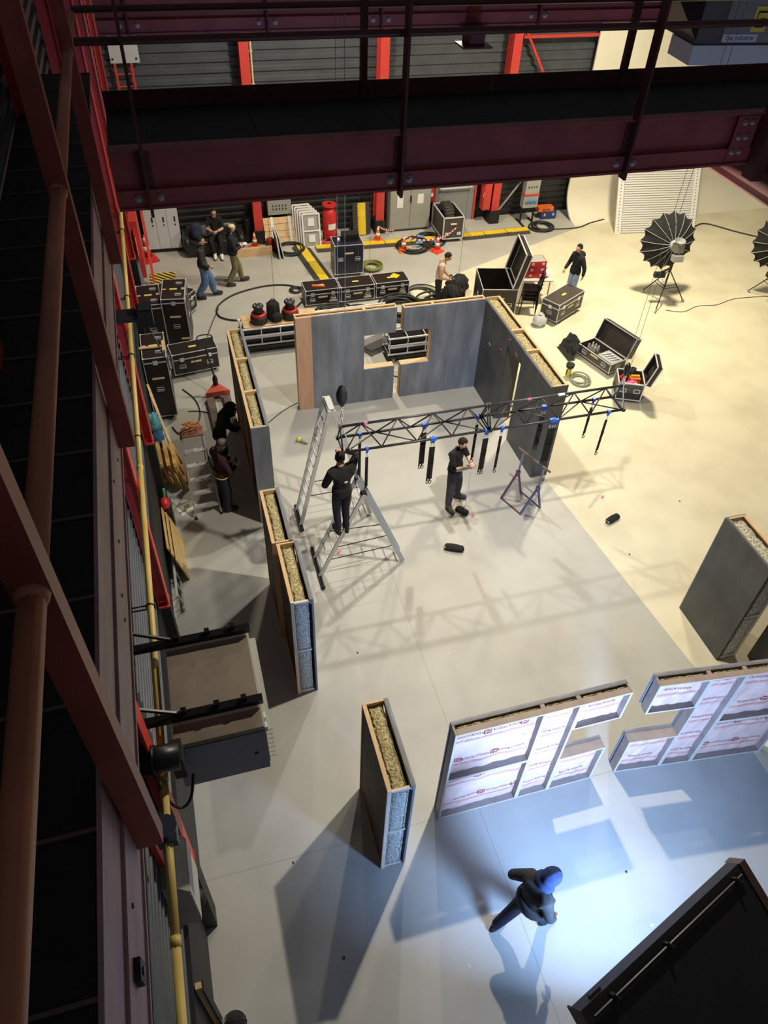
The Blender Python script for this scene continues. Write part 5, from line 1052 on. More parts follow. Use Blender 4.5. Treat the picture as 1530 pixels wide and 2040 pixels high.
# slate-blue leaning sheet + red frame far left, posts
t = thing('leaning_sheet', 'blue-grey sheet panel leaning at the left wall behind the flight cases', 'panel', (-.93, 19.6, 0), 0); g = G(); g.box(0, .03, -.55, .55, 0, 1.2, 0, M.Rotation(rad(-3), 4, 'Y')); g.obj('sheet', mat('slate_blue', (.12, .17, .24), .5), t); g = G(); g.beam((.05, -.57, 0), (-.02, -.57, 1.25), .04, .04); g.beam((.05, .57, 0), (-.02, .57, 1.25), .04, .04); g.obj('edge_trim', ALUD, t)
t = thing('red_barrier', 'red steel barrier with slanted pole at the left wall beside the big cone', 'barrier', (-.78, 20.9, 0)); g = G(); g.beam((.15, -.45, 0), (.15, .6, 2.2), .07, .07); g.obj('brace', REDW, t); g = G(); g.box(-.2, .0, -.6, .9, .4, 2.0); g.obj('panel', REDW, t)
t = thing('safety_sign', 'red panel with small white pictograms on the far left wall', 'sign', (-.9, 20.3, 1.0)); g = G(); g.box(0, .02, -.3, .3, 0, .8); g.obj('panel', REDP, t); g = G(); [g.cb((.022, -.12+.12*(k % 3), .15+.13*(k//3)), (.004, .07, .07)) for k in range(12)]; g.obj('pictogram', WHITE, t)
# yellow pipe
t = thing('gas_pipe', 'long yellow gas pipe running along the left wall on brackets', 'pipe', (-.85, 0, 4.24))
PY = [-.6, 2.0, 3.35, 7.6, 11.2, 14.8, 18.4, 22.4]
for a, b in zip(PY[:-1], PY[1:]): g = G(); g.tube([(0, a, 0), (0, b, 0)], .037, 10); g.obj('pipe_length', YELP, t, True)
for y in PY[1:-1]: g = G(); g.tube([(0, y-.04, 0), (0, y+.04, 0)], .043, 10); g.obj('pipe_joint', YELP, t, True)
for y in (5.3, 8.2, 10.2, 12.0, 14.6): g = G(); g.tube([(-.208, y, -.02), (.05, y, -.02)], .009, 5); g.tube([(-.208, y+.05, -.02), (.05, y+.05, -.02)], .009, 5); g.tube([(.048*cos(a), y+.02, .048*sin(a)) for a in [j*pi/5 for j in range(10)]], .008, 5, closed=True); g.obj('bracket', BLACKM, t)
g = G(); g.cyl((0, 2.85, -.12), (0, 2.85, .12), .06, n=10); g.box(-.08, .08, 2.75, 2.95, -.06, .06); g.lathe([(.1, .12), (.1, .15)], 10, (0, 2.85, 0)); g.obj('valve', mat('valve_blue', (.03, .04, .07), .4), t)
# floodlight on the wall
t = thing('wall_floodlight', 'black floodlight on a short arm sticking out from the left wall', 'wall lamp', (-.98, 8.7, 5.75), 0)
g = G(); g.box(.0, .42, -.09, .09, -.04, .05); g.obj('arm_housing', BLACK, t); g = G(); g.box(.44, .62, -.11, .11, -.12, .10); h = g.obj('lamp_head', BLACKM, t); g = G(); g.box(.46, .60, -.09, .09, .101, .11); g.obj('heat_sink', BLACK, h); g = G(); g.tube(smooth_path([(.53, 0, -.12), (.58, -.05, -.3), (.66, -.15, -.5), (.70, -.2, -.62)]), .012, 6); g.obj('cord', CORD, t); g = G(); g.tube([(.43, -.12, 0), (.43, .12, 0)], .02, 6); g.obj('pivot', BLACKM, t)
# ---------------------------------------------------------------- suspended heater
t = thing('gas_heater', 'boxy suspended gas heater on two steel arms at the left wall', 'heater', (-.30, 4.15, 3.65))
HB = mat('heater_top_grey', (.27, .225, .175), .5, .2, .15, 3); HS = mat('heater_blue_grey', (.17, .18, .26), .4, .1, .06, 3)
g = G(); g.box(-.42, .38, -.62, .5, 0, .70); g.obj('cabinet', HB, t)
g = G(); g.box(-.43, .39, -.632, -.6205, -.01, .69); g.obj('front_panel', HS, t)
g = G(); g.cyl((.28, -.633, .32), (.28, -.64, .32), .018, n=8); g.obj('knob', BLACK, t)
g = G(); g.box(-.42, .39, -.635, -.60, .701, .72); g.obj('front_lip', BLACK, t)
g = G(); g.box(.381, .40, -.6, .5, .05, .69); gr = g.obj('outlet_frame', mat('pale_outlet', (.42, .42, .37), .5), t)
for k in range(7): g = G(); g.box(.4, .46, -.58, .48, .09+k*.085, .10+k*.085, 0); g.obj('louvre', mat('pale_outlet', (.42, .42, .37), .5), gr)
for y in (-.56, -.46): g = G(); g.box(.40, .42, y-.03, y+.03, .60, .68); g.obj('white_label', WHITE, gr)
for y in (-.32, .52):
    g = G(); g.box(-.75, .42, y-.03, y+.03, .745, .785); g.box(-.75, .42, y-.055, y-.03, .735, .80); arm = g.obj('arm', BLACKM, t)
    g = G(); g.obj('x', BLACKM, arm) if False else None; [G().cb((x, y, .82), (.05, .05, .05)).obj('bolt', BLACKM, arm) for x in (-.3, -.0, .25)]
    g = G(); g.tube([(-.75, y, 1.05), (-.36, y, .80)], .02, 6); g.obj('stay', BLACKM, t)
    g = G(); g.box(-.80, -.74, y-.04, y+.04, .55, 1.1); g.obj('wall_bracket', BLACKM, t)
g = G(); g.tube([(-.8, -.75, .87), (-.36, -.78, .87)], .12, 16); g.tube([(-.6, -.764, .87), (-.57, -.766, .87)], .128, 16); g.obj('flue_pipe', BLACKM, t, True)
g = G(); g.box(-.44, -.34, -.85, -.640, .6, .92); g.obj('fan_housing', BLACK, t)
g = G(); g.tube(smooth_path([(-.6, -.85, .75), (-.55, -.95, .5), (-.45, -1.0, .35), (-.36, -.9, .3), (-.32, -.68, .3)]), .014, 6); g.tube(smooth_path([(-.68, -.85, .75), (-.64, -1.0, .5), (-.57, -1.2, .5)]), .01, 6); g.obj('cord', CORD, t)
# grey box on wall near heater
t = thing('wall_box', 'angular grey metal box on the left wall below the yellow pipe', 'electrical box', (-1.062, 3.0, 2.3)); GB = mat('box_grey', (.32, .31, .27), .5, .1, .15, 4)
g = G(); g.prism([(0, 0), (.22, 0), (.22, .85), (.10, 1.05), (0, 1.05)], .52, M(((1, 0, 0, 0), (0, 0, 1, -.26), (0, 1, 0, 0), (0, 0, 0, 1)))); g.obj('body', GB, t)
g = G(); g.box(.221, .23, -.25, .25, .03, .83); g.obj('door', mat('box_grey_light', (.5, .5, .47), .5), t)
g = G(); g.box(.0, .05, -.06, .06, 1.051, 1.6); g.obj('red_conduit', REDW, t)
g = G(); g.ball((.2, -.0, -.12), (.08, .1, .1), 10, 8); g.obj('plug', BLACK, t, True)
t = thing('wall_button', 'small black box fixed on the scuffed catwalk girder', 'switch', (FX+.012, .72, 8.15)); g = G(); g.box(0, .02, -.03, .03, -.035, .035); g.obj('body', BLACK, t); g = G(); g.cyl((.02, 0, 0), (.024, 0, 0), .012, n=8); g.obj('button', BLACKM, t)
t = thing('timber_post', 'pale timber post standing at the left wall near the bucket', 'timber', (-.98, 2.28, 0)); g = G(); g.box(-.03, .03, -.03, .03, 0, 1.9); g.obj('post', PALEW, t); g = G(); g.box(.03, .05, -.05, .05, .0, 1.86); g.obj('edge_strip', BLACK, t)
t = thing('bucket', 'white bucket with black contents cut by the bottom edge', 'bucket', (-.80, 2.2, 0)); g = G(); g.lathe([(.12, 0), (.15, .28), (.155, .28), (.14, .24), (.11, .02)], 18); g.obj('pail', mat('cream_bucket', (.7, .68, .6), .5), t, True); g = G(); g.ball((0, 0, .27), (.12, .11, .05), 12, 6, fn=lambda q: 1+.3*noise.noise(q*4)); g.obj('contents', BLKFAB, t, True); g = G(); g.tube([(.15*cos(a), .0, .28+.16*sin(a)) for a in [j*pi/10 for j in range(11)]], .006, 5); g.obj('handle', BLACKM, t)
# ---------------------------------------------------------------- big light box, lower right corner
ang = math.atan2(.76, 2.22); TILT = rad(62)
t = thing('light_box', 'large black light box seen from its back in the lower right corner', 'studio light', (2.47, .99, 2.5), ang, rot=(-TILT, 0, ang))
LBK = mat('light_box_skin', (.009, .008, .009), .6, 0, .15, 3)
# local: x along the top edge, -z down the panel, +y = lit front
W_, HH = 2.36, 1.75
g = G(); g.box(0, W_, -.03, 0, -HH, 0); g.obj('back_skin', LBK, t)
g = G(); g.box(0, W_, 0, .14, -.02, 0); g.obj('top_flap', LBK, t)
g = G(); g.box(0, W_, 0, .18, -HH, -HH+.02); g.obj('bottom_flap', LBK, t)
g = G(); g.box(0, .02, 0, .24, -HH+.02, -.02); g.obj('side_flap', LBK, t)
g = G(); g.box(W_-.02, W_, 0, .12, -HH+.02, -.02); g.obj('side_flap', LBK, t)
g = G(); g.box(W_, W_+.09, -.05, .18, -1.2, .0); g.obj('end_frame', mat('brown_frame', (.06, .035, .03), .5), t)
g = G(); g.tube([(.08, -.07, -.10), (W_-.06, -.07, -.09)], .02, 10); pole = g.obj('pole', BLACKM, t)
for x in (.35, 1.12, 2.2): g = G(); g.cb((x, -.065, -.095), (.035, .07, .08)); g.tube([(x, -.1, -.06), (x+.02, -.12, -.12)], .01, 6); g.obj('clamp', BLACK, pole)
g = G(); g.box(.16, .3, .0, .04, .0005, .03); g.obj('latch', BLACK, t)
g = G(); g.box(.1, W_-.1, .04, .06, -HH+.1, -.1); g.obj('lamp_panel', mat('led_panel', (.55, .75, 1), .4, emit=1.0), t)
ca, sa = cos(ang), sin(ang)
Xb = M.Translation((2.47, .99, 2.5)) @ M.Rotation(ang, 4, 'Z') @ M.Rotation(-TILT, 4, 'X')
lb = area('light_box_lamp', Xb @ V((W_*.4, .42, -HH*.3)), (4.5, 4.2, 1.4), .6, 250, (.32, .54, 1), 150, .55)
# ---------------------------------------------------------------- hanging unit heater, top right
t = thing('unit_heater', 'dark hanging gas unit heater with yellow emblem at the top right', 'heater', (7.0, 9.6, 8.0), -.1)
UH = mat('unit_heater_skin', (.10, .10, .105), .4, .2, .1, 3); UHL = mat('unit_heater_face', (.50, .52, .58), .45)
g = G(); g.box(.0, 1.4, 0, .9, .25, 1.2); g.obj('casing', UH, t)
g = G(); g.add([(-.55, .0, .95), (0, 0, .3), (0, .8, .3), (-.55, .8, .95), (-.55, 0, 1.15), (0, 0, 1.18), (0, .8, 1.18), (-.55, .8, 1.15)], [(0, 1, 5, 4), (1, 2, 6, 5), (2, 3, 7, 6), (3, 0, 4, 7), (4, 5, 6, 7), (0, 3, 2, 1)]); g.obj('duct_hood', BLACKM, t)
g = G(); g.box(.35, 1.3, -.012, -.001, .28, 1.1); fp = g.obj('front_panel', GREYM if False else mat('unit_heater_panel', (.20, .20, .21), .45), t)
g = G(); g.box(-.02, 1.25, -.02, .6, .02, .249); g.obj('outlet_face', UHL, t)
g = G(); g.box(.72, .92, -.016, -.0125, .40, .68); em = g.obj('emblem', mat('emblem_yellow', (.65, .55, .08), .5), t)
g = G()
for a, b in (((.76, .62), (.88, .62)), ((.76, .62), (.76, .46)), ((.76, .46), (.88, .46)), ((.88, .46), (.88, .54)), ((.88, .54), (.82, .54))): g.beam((a[0], -.018, a[1]), (b[0], -.018, b[1]), .006, .022)
g.obj('emblem_lines', BLACK, em)
g = G(); g.box(.36, .85, -.0165, -.0125, .285, .375); pl = g.obj('name_plate', mat('plate_pale', (.5, .52, .6), .5), t)
text('Gaz industrie', .075, mat('navy_ink', (.02, .03, .12), .5), pl, (.6, -.018, .33), (pi/2, 0, 0))
g = G(); g.tube([(.1, .4, 1.2), (.1, .4, 2.6)], .02, 6); g.tube([(1.2, .4, 1.2), (1.2, .4, 2.6)], .02, 6); g.obj('hanger_rod', BLACKM, t)

# ---------------------------------------------------------------- people
BASE = dict(pel=(0, 0, .95), wai=(0, 0, 1.09), che=(0, 0, 1.26), upc=(0, 0, 1.40), nec=(0, .01, 1.48), hb=(0, .02, 1.56),
            shL=(-.175, 0, 1.405), elL=(-.235, -.03, 1.13), wrL=(-.24, .06, .88), shR=(.175, 0, 1.405), elR=(.235, -.03, 1.13), wrR=(.24, .06, .88),
            hiL=(-.09, 0, .90), knL=(-.10, .02, .50), anL=(-.10, -.03, .10), toL=(-.12, .13, .045), hiR=(.09, 0, .90), knR=(.10, .02, .50), anR=(.10, -.03, .10), toR=(.12, .13, .045))
RAD = dict(pel=.158, wai=.145, che=.165, upc=.14, nec=.062, hb=.058, shL=.08, elL=.054, wrL=.04, hiL=.102, knL=.076, anL=.058, toL=.042)
BONES = [('pel', 'wai'), ('wai', 'che'), ('che', 'upc'), ('upc', 'nec'), ('nec', 'hb')]
for s_ in 'LR': BONES += [('upc', 'sh'+s_), ('sh'+s_, 'el'+s_), ('el'+s_, 'wr'+s_), ('pel', 'hi'+s_), ('hi'+s_, 'kn'+s_), ('kn'+s_, 'an'+s_), ('an'+s_, 'to'+s_)]
SKIN = mat('skin', (.62, .36, .26), .5)
def hand(g, wr, d, n, side, curl=.5, mi=1):
    # palm + four fingers + thumb; d finger direction, n palm normal
    d = V(d).normalized(); n = V(n); n = (n-d*n.dot(d)).normalized(); x = d.cross(n)*side
    wr = V(wr); X = M(((x.x, d.x, n.x, 0), (x.y, d.y, n.y, 0), (x.z, d.z, n.z, 0), (0, 0, 0, 1)))
    g.ball(wr+d*.045, (.043, .056, .02), 10, 6, mi, X)
    for k, (o, L) in enumerate(((-.031, .072), (-.0105, .082), (.0105, .076), (.031, .060))):
        p = wr+d*.078+x*o; pts = [p]; a = 0
        for f in (.45, .32, .26):
            a += curl*.9; pts.append(pts[-1]+(d*cos(a)+n*sin(a))*L*f)
        g.tube(pts, [.0105, .0098, .009, .007], 6, mi)
    p = wr+d*.03-x*.036; g.tube([p+x*.014, p-x*.02+d*.024+n*.006, p-x*.024+d*.058+n*.016], [.013, .0115, .009], 6, mi)
def person(label, loc, rz, J={}, top=BLKFAB, legs=BLKFAB, shoe=BLACK, hairc=(.03, .02, .015), sleeve='long', fat=1.0, look=(0, 0), hood=None, cap=None, hands={}, hair='short', beard=False, wide=1.0, skin=SKIN, hem=.88, scale=1.0, extra=None):
    j = {k: V(v) for k, v in BASE.items()}; j.update({k: V(v) for k, v in J.items()})
    t = thing('person', label, 'person', loc, rz, 'people at work in the hall'); t.scale = (scale,)*3
    names = list(j); idx = {n: i for i, n in enumerate(names)}
    me = D.meshes.new('skel'); me.from_pydata([tuple(j[n]) for n in names], [(idx[a], idx[b]) for a, b in BONES], [])
    o = D.objects.new('skel', me); C.objects.link(o)
    sk = o.modifiers.new('skin', 'SKIN'); ss = o.modifiers.new('sub', 'SUBSURF'); ss.levels = 2; ss.render_levels = 2
    sv = me.skin_vertices[0].data
    for n in names:
        r = RAD.get(n) or RAD[n[:-1]+'L']
        if n[:2] in ('kn', 'an') and wide > 1: r *= wide
        if n in ('pel', 'wai', 'che'): r *= fat
        if sleeve == 'long' and n[:2] in ('sh', 'el', 'wr'): r *= 1.12
        sv[idx[n]].radius = (r, r); sv[idx[n]].use_root = (n == 'pel')
    dg = bpy.context.evaluated_depsgraph_get(); ev = o.evaluated_get(dg); em = ev.to_mesh()
    g = G(); segs = [(j[a], j[b], a, b) for a, b in BONES]
    def near(p):
        best = (9, None, 0)
        for a, b, na, nb in segs:
            d = b-a; L = d.length_squared or 1e-9; u = max(0, min(1, (p-a).dot(d)/L)); q = (p-(a+d*u)).length/((RAD.get(nb) or RAD[nb[:-1]+'L'])+.02)
            if q < best[0]: best = (q, (na, nb), u)
        return best
    # torso is flatter front to back than wide
    spine = [j[n] for n in ('pel', 'wai', 'che', 'upc')]
    side = (j['shR']-j['shL']).normalized()
    vs = []
    for v in em.vertices:
        p = v.co.copy(); q, b, u = near(p)
        if b[0] in ('pel', 'wai', 'che') and b[1] in ('wai', 'che', 'upc'):
            a_, b_ = j[b[0]], j[b[1]]; c = a_+(b_-a_)*u; ax = (b_-a_).normalized(); fr = ax.cross(side).normalized()*-1
            d = p-c; p = p-fr*(d.dot(fr))*.26
        vs.append(p)
    fs = []; mis = []
    for f in em.polygons:
        c = sum((vs[i] for i in f.vertices), V())/len(f.vertices); q, b, u = near(c); nb = b[1]
        if nb[:2] == 'to' or (nb[:2] == 'an' and u > .93): mi = 3
        elif nb[:2] in ('kn', 'an', 'hi'): mi = 2
        elif nb == 'hb' or (nb == 'nec' and u > .55): mi = 1
        elif nb[:2] == 'wr': mi = 0 if (sleeve == 'long' and u < .92) or (sleeve == 'mid' and u < .1) else 1
        elif nb[:2] in ('el',): mi = 1 if sleeve == 'none' else 0
        elif nb[:2] == 'sh': mi = 0
        elif b == ('pel', 'wai'): mi = 2 if u < .35 else 0
        else: mi = 0
        fs.append(tuple(f.vertices)); mis.append(mi)
    g.v = [tuple(p) for p in vs]; g.f = fs; g.mi = mis
    ev.to_mesh_clear(); D.objects.remove(o); D.meshes.remove(me)
    # head with face, part of the same mesh
    yaw, pit = look
    HM = M.Translation(j['hb']+V((0, .005, 0))) @ M.Rotation(yaw, 4, 'Z') @ M.Rotation(-pit, 4, 'X')
    def hf(q):
        k = 1
        if q.z < 0: k -= .12*abs(q.z)*(1 if q.y < .2 else .4)
        if q.z < -.3 and q.y > .3: k += .06
        return k
    n0 = len(g.v); g.ball((0, 0, 0), (.074, .094, .116), 16, 12, 1, None, hf); 
    def hm(n0): g.v[n0:] = [tuple(HM @ (V(p)+V((0, .012, .085)))) for p in g.v[n0:]]
    g.ball((0, .096, -.012), (.013, .02, .026), 8, 6, 1); g.ball((0, .088, .028), (.05, .012, .01), 8, 5, 1)
    for sx in (-1, 1): g.ball((sx*.074, -.005, -.008), (.011, .02, .03), 8, 5, 1); g.ball((sx*.029, .083, .008), (.012, .008, .007), 6, 4, 4); g.ball((sx*.029, .083, .022), (.017, .008, .004), 6, 4, 5)
    g.ball((0, .086, -.052), (.024, .008, .007), 8, 4, 6); hm(n0)
    for s_, sg in (('L', -1), ('R', 1)):
        w_ = j['wr'+s_]; hd, hn, cu = hands.get(s_, ((w_-j['el'+s_]), None, .45))
        if hn is None: hn = V((-sg, .25, 0))
        hand(g, w_, hd, hn, sg, cu)
    DKE = mat('eye_dark', (.02, .015, .01), .3); HA = mat('hair_%d' % int(hairc[0]*1000), tuple(.6*c for c in hairc), .9, 0, .2, 40); LIP = mat('lips', (.45, .18, .15), .5)
    g.obj('body', [top, skin, legs, shoe, DKE, HA, LIP], t, True)
    # shoes get soles
    for s_ in 'LR':
        a, b = j['an'+s_], j['to'+s_]; d = V((b.x-a.x, b.y-a.y, 0)).normalized() if (V((b.x-a.x, b.y-a.y, 0)).length > .02) else V((0, 1, 0)); zb = min(a.z-.06, b.z-.035)
        c = (a+b)/2; X = M(((d.y, d.x, 0, c.x), (-d.x, d.y, 0, c.y), (0, 0, 1, zb+.045), (0, 0, 0, 1)))
        h = G(); h.ball((0, 0, 0), (.05, .145, .05), 12, 8, 0, None, lambda q: 1/max(abs(q.x), abs(q.y), abs(q.z))**.35); h.v = [tuple(X @ V(p)) for p in h.v]; sh = h.obj('shoe', shoe, t, True)
        h = G(); h.ball((0, 0, -.036), (.053, .15, .012), 12, 5, 0, None, lambda q: 1/max(abs(q.x), abs(q.y), .3)**.3); h.v = [tuple(X @ V(p)) for p in h.v]; h.obj('sole', WHITE if shoe == 'x' else RUB, sh, True)
    # hair / hood / cap
    def hx(p): return HM @ (V(p)+V((0, .012, .085)))
    if hair and not hood:
        h = G(); h.ball((0, -.012, .02), (.083, .100, .112), 16, 10, 0, None, lambda q: (1+.05*noise.noise(q*6)) if (q.z > -.15 - (.35 if q.y < -.2 else 0) and not (q.y > .45 and q.z < .42)) else .84)
        if hair == 'long': h.ball((0, -.05, -.06), (.085, .065, .12), 12, 8, 0, None, lambda q: 1+.08*noise.noise(q*5))
        h.v = [tuple(hx(p)) for p in h.v]; h.obj('hair', HA, t, True)
    if beard: h = G(); h.ball((0, .055, -.07), (.056, .045, .045), 12, 8, 0); h.v = [tuple(hx(p)) for p in h.v]; h.obj('beard', HA, t, True)
    if cap:
        h = G(); h.ball((0, -.006, .035), (.088, .107, .095), 16, 10, 0, None, lambda q: 1 if q.z > -.1 else .85); 
        if cap[1]: h.ball((0, .105, .035), (.07, .07, .012), 12, 6)
        h.v = [tuple(hx(p)) for p in h.v]; h.obj('cap', cap[0], t, True)
    if hood:
        h = G(); h.ball((0, -.022, .012), (.108, .135, .142), 28, 20, 0, None, lambda q: 1+.07*noise.noise(q*3.3)-.22*max(0, min(1, (q.y-.55)*5))*max(0, min(1, (.8-abs(q.z))*5))); h.ball((0, -.05, -.11), (.14, .12, .08), 20, 12, 0, None, lambda q: 1+.12*noise.noise(q*4)); h.v = [tuple(hx(p)) for p in h.v]; h.obj('hood', hood, t, True)
    elif hood is None and top is not None and sleeve == 'long':
        c = j['nec']; h = G(); h.lathe([(.072, -.02), (.084, .0), (.07, .035), (.06, .03)], 14, c); h.obj('collar', top, t, True)
    if hem and sleeve != 'none':
        ax = (j['wai']-j['pel']).normalized(); q = V((0, 0, 1)).rotation_difference(ax).to_matrix().to_4x4()
        h = G(); h.lathe([(.172*fat, -.06), (.178*fat, .0), (.165*fat, .10), (.15*fat, .12)], 18); h.v = [tuple(M.Translation(j['pel']+ax*.04) @ q @ V((p[0], p[1]*.78, p[2]))) for p in h.v]; h.obj('jacket_hem', hem if not isinstance(hem, float) else top, t, True)
    if extra: extra(t, j)
    return t
JEANS = mat('blue_denim', (.10, .17, .33), .85, 0, .15, 12); OLIVE = mat('olive_cloth', (.17, .16, .07), .9, 0, .12, 8); NAVY = mat('navy_jacket', (.012, .016, .035), .85, 0, .2, 8)
DGREEN = mat('charcoal_jacket', (.03, .032, .026), .8, 0, .2, 8); CHAR = mat('charcoal_trousers', (.055, .058, .078), .85, 0, .2, 8); LJEAN = mat('light_denim', (.38, .47, .6), .85, 0, .15, 10)
MAR = mat('maroon_sweater', (.05, .016, .022), .9, 0, .3, 10); DKN = mat('dark_navy_trousers', (.012, .014, .03), .9, 0, .2, 8); CREAMC = mat('cream_cap', (.68, .56, .33), .8); LIGHTSKIN = mat('fair_skin', (.70, .45, .35), .5)
TANK = mat('skin_tone_top', (.60, .42, .30), .7); GREYC = mat('grey_cap', (.11, .10, .085), .8); BLUEH = mat('hood_blue_light', (.03, .045, .11), .95, spec=.1)  # hood colour has the blue lamp light painted in
def bag(t, j):
    g = G(); g.ball((.19, .1, .96), (.045, .07, .07), 12, 8, 0, None, lambda q: 1/max(abs(q.x), abs(q.y), abs(q.z))**.5); b = g.obj('hip_bag', BLACK, t, True); g = G(); g.tube([(.17*cos(a), .125*sin(a), 1.02) for a in [k*pi/8 for k in range(16)]], .012, 5, closed=True); g.obj('belt', BLACK, t)
R_ = -pi/2   # facing +X
WALK = dict(knL=(-.10, .16, .52), anL=(-.10, .22, .10), toL=(-.11, .40, .07), knR=(.10, .03, .50), anR=(.10, -.22, .13), toR=(.11, -.07, .045))
person('person in dark jacket and wide blue jeans walking beside flight cases', (.74, 19.6, 0), R_-.1, dict(WALK, elR=(.25, .0, 1.12), wrR=(.2, .2, 1.0), elL=(-.25, -.06, 1.12)), DGREEN, JEANS, BLACK, wide=1.55, look=(-.2, .1), extra=bag)
def paper_l(t, j):
    g = G(); g.box(-.16, -.02, .26, .46, 1.12, 1.125); g.obj('paper_sheet', PAPER, t)
    g = G(); g.box(-.29, -.275, -.06, .05, 1.22, 1.33); g.obj('sleeve_patch', mat('patch', (.3, .32, .4), .7), t)
person('person with cream cap, navy jacket and olive trousers reading a paper', (1.62, 20.2, 0), R_+.1, dict(WALK, elL=(-.25, .04, 1.12), wrL=(-.14, .25, 1.12), elR=(.25, .04, 1.12), wrR=(.05, .26, 1.12)), NAVY, OLIVE, mat('brown_shoe', (.05, .04, .025), .7), (.05, .025, .012), wide=1.3, look=(0, .25), cap=(CREAMC, False), beard=True, hair='long', extra=paper_l, fat=1.08)
person('person in black seated on the black sofa with one white shoe', (1.38, 22.42, 0), pi-.15,
       dict(pel=(0, .0, .52), wai=(0, -.04, .66), che=(0, -.03, .84), upc=(0, .0, .98), nec=(0, .02, 1.06), hb=(0, .04, 1.14), shL=(-.175, .0, .985), elL=(-.25, .1, .75), wrL=(-.08, .3, .74), shR=(.175, .0, .985), elR=(.25, .1, .75), wrR=(.08, .32, .74),
            hiL=(-.1, .06, .5), knL=(-.16, .46, .52), anL=(-.14, .52, .12), toL=(-.16, .68, .05), hiR=(.1, .06, .5), knR=(.14, .48, .52), anR=(.06, .5, .12), toR=(.05, .66, .05)), BLKFAB, BLKFAB, WHITE, look=(.3, .2), hem=None, sleeve='mid', hair='long')
def held(t, j):
    g = G(); g.tube([(.02+.12*cos(a), .34+.05*cos(a), .98+.12*sin(a)) for a in [k*pi/8 for k in range(14)]], .018, 6); g.obj('held_cable', CORD, t, True)
    g = G(); g.tube(smooth_path([(.1, .36, .9), (.3, .5, .5), (.6, .6, .1), (.9, .65, .02)]), .014, 6); g.obj('held_cable', CORD, t, True)
person('person with bare shoulders and black trousers coiling a cable', (6.86, 17.55, 0), -2.0, dict(che=(0, .03, 1.25), upc=(0, .07, 1.38), nec=(0, .1, 1.46), hb=(0, .13, 1.53), shL=(-.18, .06, 1.39), shR=(.18, .06, 1.39), elL=(-.27, .05, 1.12), wrL=(-.07, .28, 1.02), elR=(.27, .05, 1.12), wrR=(.1, .3, 1.02)), TANK, BLKFAB, BLACK, (.03, .022, .018), sleeve='none', look=(0, .5), skin=mat('tan_skin', (.52, .30, .19), .5), extra=held, hem=None, hands={'L': ((.6, .5, -.3), (0, .3, 1), .9), 'R': ((-.4, .6, -.2), (0, .3, 1), .9)})
person('person in black hooded sweater and light jeans standing on cream floor', (10.75, 17.15, 0), pi/2+.15, dict(elR=(.26, .05, 1.14), wrR=(.2, .22, .98), elL=(-.27, -.08, 1.14), wrL=(-.24, -.1, .90)), BLKFAB, LJEAN, BLACK, (.02, .014, .01), look=(.15, .1), extra=lambda t, j: G().ball((0, -.1, 1.46), (.13, .09, .08), 12, 8, 0).obj('hood', BLKFAB, t, True))
def watch(t, j):
    w_ = j['wrR']; g = G(); g.tube([w_+V((-.01, -.02, 0))+V((0, .035*cos(a), .035*sin(a))) for a in [k*pi/5 for k in range(10)]], .012, 5, closed=True); g.obj('watch', BLACK, t)
    g = G(); g.tube([(.02, .36, 1.05), (.05, .38, .02)], .008, 5); g.obj('white_line', WHITE, t)
    g = G(); g.tube([(.175*cos(a), .132*sin(a), .95) for a in [k*pi/10 for k in range(20)]], .012, 6, closed=True); g.obj('belt', BLACK, t)
person('person in black sweater and grey work trousers standing under the truss', (4.67, 10.1, 0), pi+.62, dict(knL=(-.16, .03, .5), anL=(-.21, .0, .10), toL=(-.28, .13, .045), knR=(.14, .04, .5), anR=(.19, .06, .1), toR=(.25, .21, .045), elR=(.26, .12, 1.14), wrR=(-.0, .30, 1.14), elL=(-.28, .08, 1.14), wrL=(-.07, .32, 1.17), hb=(0, .045, 1.56)), BLKFAB, CHAR, mat('grey_boot', (.07, .065, .06), .8), (.03, .02, .015), look=(.1, .35), sleeve='mid', beard=True, hands={'R': ((-.7, .5, .1), (0, .5, .8), .2), 'L': ((.5, .6, .1), (0, -.2, 1), .3)}, extra=watch, skin=LIGHTSKIN, wide=1.2)
def logo(t, j):
    g = G(); g.box(.0, .055, -.135, -.128, 1.27, 1.30); g.obj('back_logo', WHITE, t)
person('person in black jacket standing on the A-frame ladder with raised arm', (2.06, 8.78, 1.13), .12, dict(knL=(-.08, .06, .52), anL=(-.07, -.02, .1), toL=(-.09, .13, .045), knR=(.08, .05, .52), anR=(.08, -.02, .1), toR=(.1, .13, .045), upc=(0, .03, 1.40), nec=(0, .05, 1.48), hb=(0, .08, 1.56), shR=(.185, .03, 1.43), elR=(.30, .12, 1.62), wrR=(.1, .16, 1.72), shL=(-.18, .02, 1.40), elL=(-.3, .04, 1.14), wrL=(-.12, .24, 1.1)), BLKFAB, NAVY, BLACK, (.025, .018, .014), look=(-.2, -.1), hands={'R': ((-.9, .1, .2), (0, .2, -1), .5), 'L': ((.8, .5, .2), (0, 1, .3), .6)}, extra=logo, skin=LIGHTSKIN, scale=1.0)
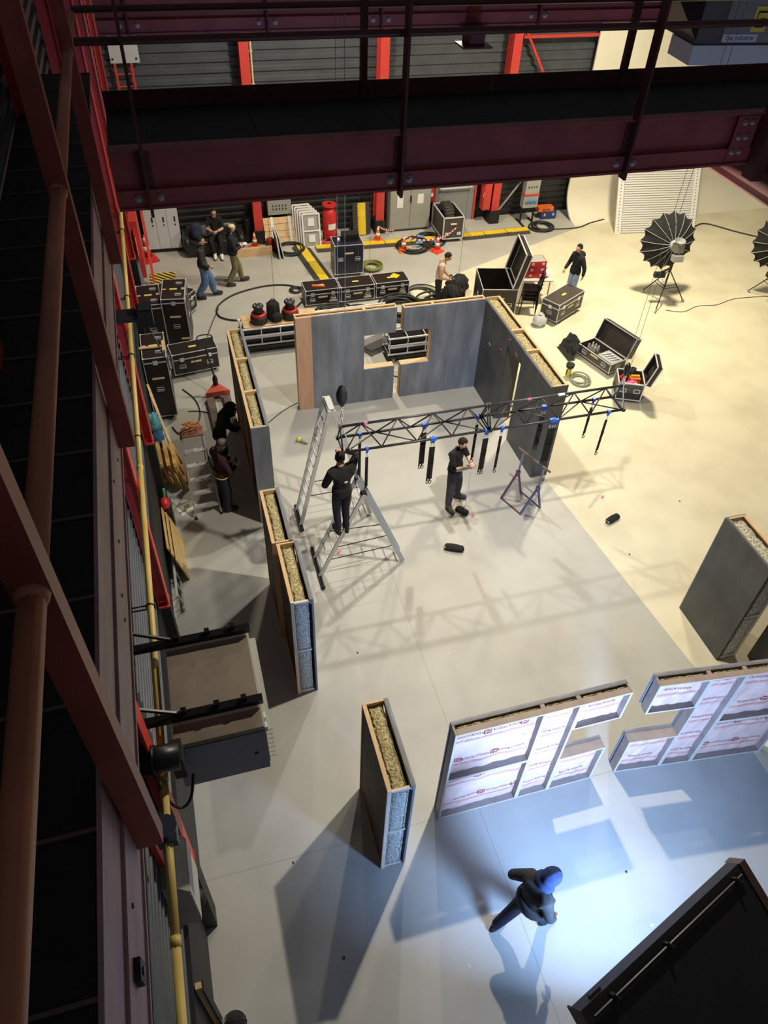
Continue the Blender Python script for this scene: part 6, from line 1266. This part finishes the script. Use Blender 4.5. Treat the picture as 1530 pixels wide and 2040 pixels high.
person('person in black hooded jacket bracing both arms on the long left flat', (.30, 12.15, 0), R_+.1, dict(wai=(0, .03, 1.09), che=(0, .09, 1.24), upc=(0, .16, 1.36), nec=(0, .21, 1.43), hb=(0, .25, 1.5), shL=(-.18, .16, 1.36), shR=(.18, .16, 1.36), elL=(-.24, .3, 1.22), wrL=(-.2, .41, 1.28), elR=(.24, .3, 1.2), wrR=(.18, .41, 1.22), knL=(-.1, .1, .5), anL=(-.1, -.02, .1), anR=(.1, -.18, .11), toR=(.12, -.02, .045)), BLKFAB, BLKFAB, BLACK, hood=BLKFAB, look=(0, .5), hands={'L': ((0, .3, 1), (0, 1, 0), .1), 'R': ((0, .3, 1), (0, 1, 0), .1)})
def phone(t, j):
    g = G(); g.box(.02, .1, .31, .325, 1.08, 1.22); g.obj('held_phone', BLACK, t)
    g = G(); [g.tube(smooth_path([(-.16+.05*k, -.14, 1.36), (-.05+.05*k, -.16, 1.2), (.08+.04*k, -.14, 1.06)]), .008, 5) for k in range(2)]; g.obj('bag_strap', BLACK, t)
    g = G(); g.tube([(.175*cos(a), .135*sin(a), .93) for a in [k*pi/10 for k in range(20)]], .014, 6, closed=True); g.obj('lime_hem', mat('lime_hem', (.6, .62, .2), .8), t)
person('person with grey cap and maroon sweater looking at a phone', (.20, 11.02, 0), R_+.35, dict(elL=(-.25, .08, 1.14), wrL=(-.06, .28, 1.14), elR=(.25, .08, 1.12), wrR=(.12, .27, 1.1), hb=(0, .05, 1.55)), MAR, DKN, BLACK, (.12, .07, .035), look=(-.1, .45), cap=(GREYC, True), hair='long', hem=.88, wide=1.35, extra=phone, skin=LIGHTSKIN, hands={'L': ((.4, .5, .5), (0, .3, 1), .6), 'R': ((-.3, .6, .4), (0, .3, 1), .7)})
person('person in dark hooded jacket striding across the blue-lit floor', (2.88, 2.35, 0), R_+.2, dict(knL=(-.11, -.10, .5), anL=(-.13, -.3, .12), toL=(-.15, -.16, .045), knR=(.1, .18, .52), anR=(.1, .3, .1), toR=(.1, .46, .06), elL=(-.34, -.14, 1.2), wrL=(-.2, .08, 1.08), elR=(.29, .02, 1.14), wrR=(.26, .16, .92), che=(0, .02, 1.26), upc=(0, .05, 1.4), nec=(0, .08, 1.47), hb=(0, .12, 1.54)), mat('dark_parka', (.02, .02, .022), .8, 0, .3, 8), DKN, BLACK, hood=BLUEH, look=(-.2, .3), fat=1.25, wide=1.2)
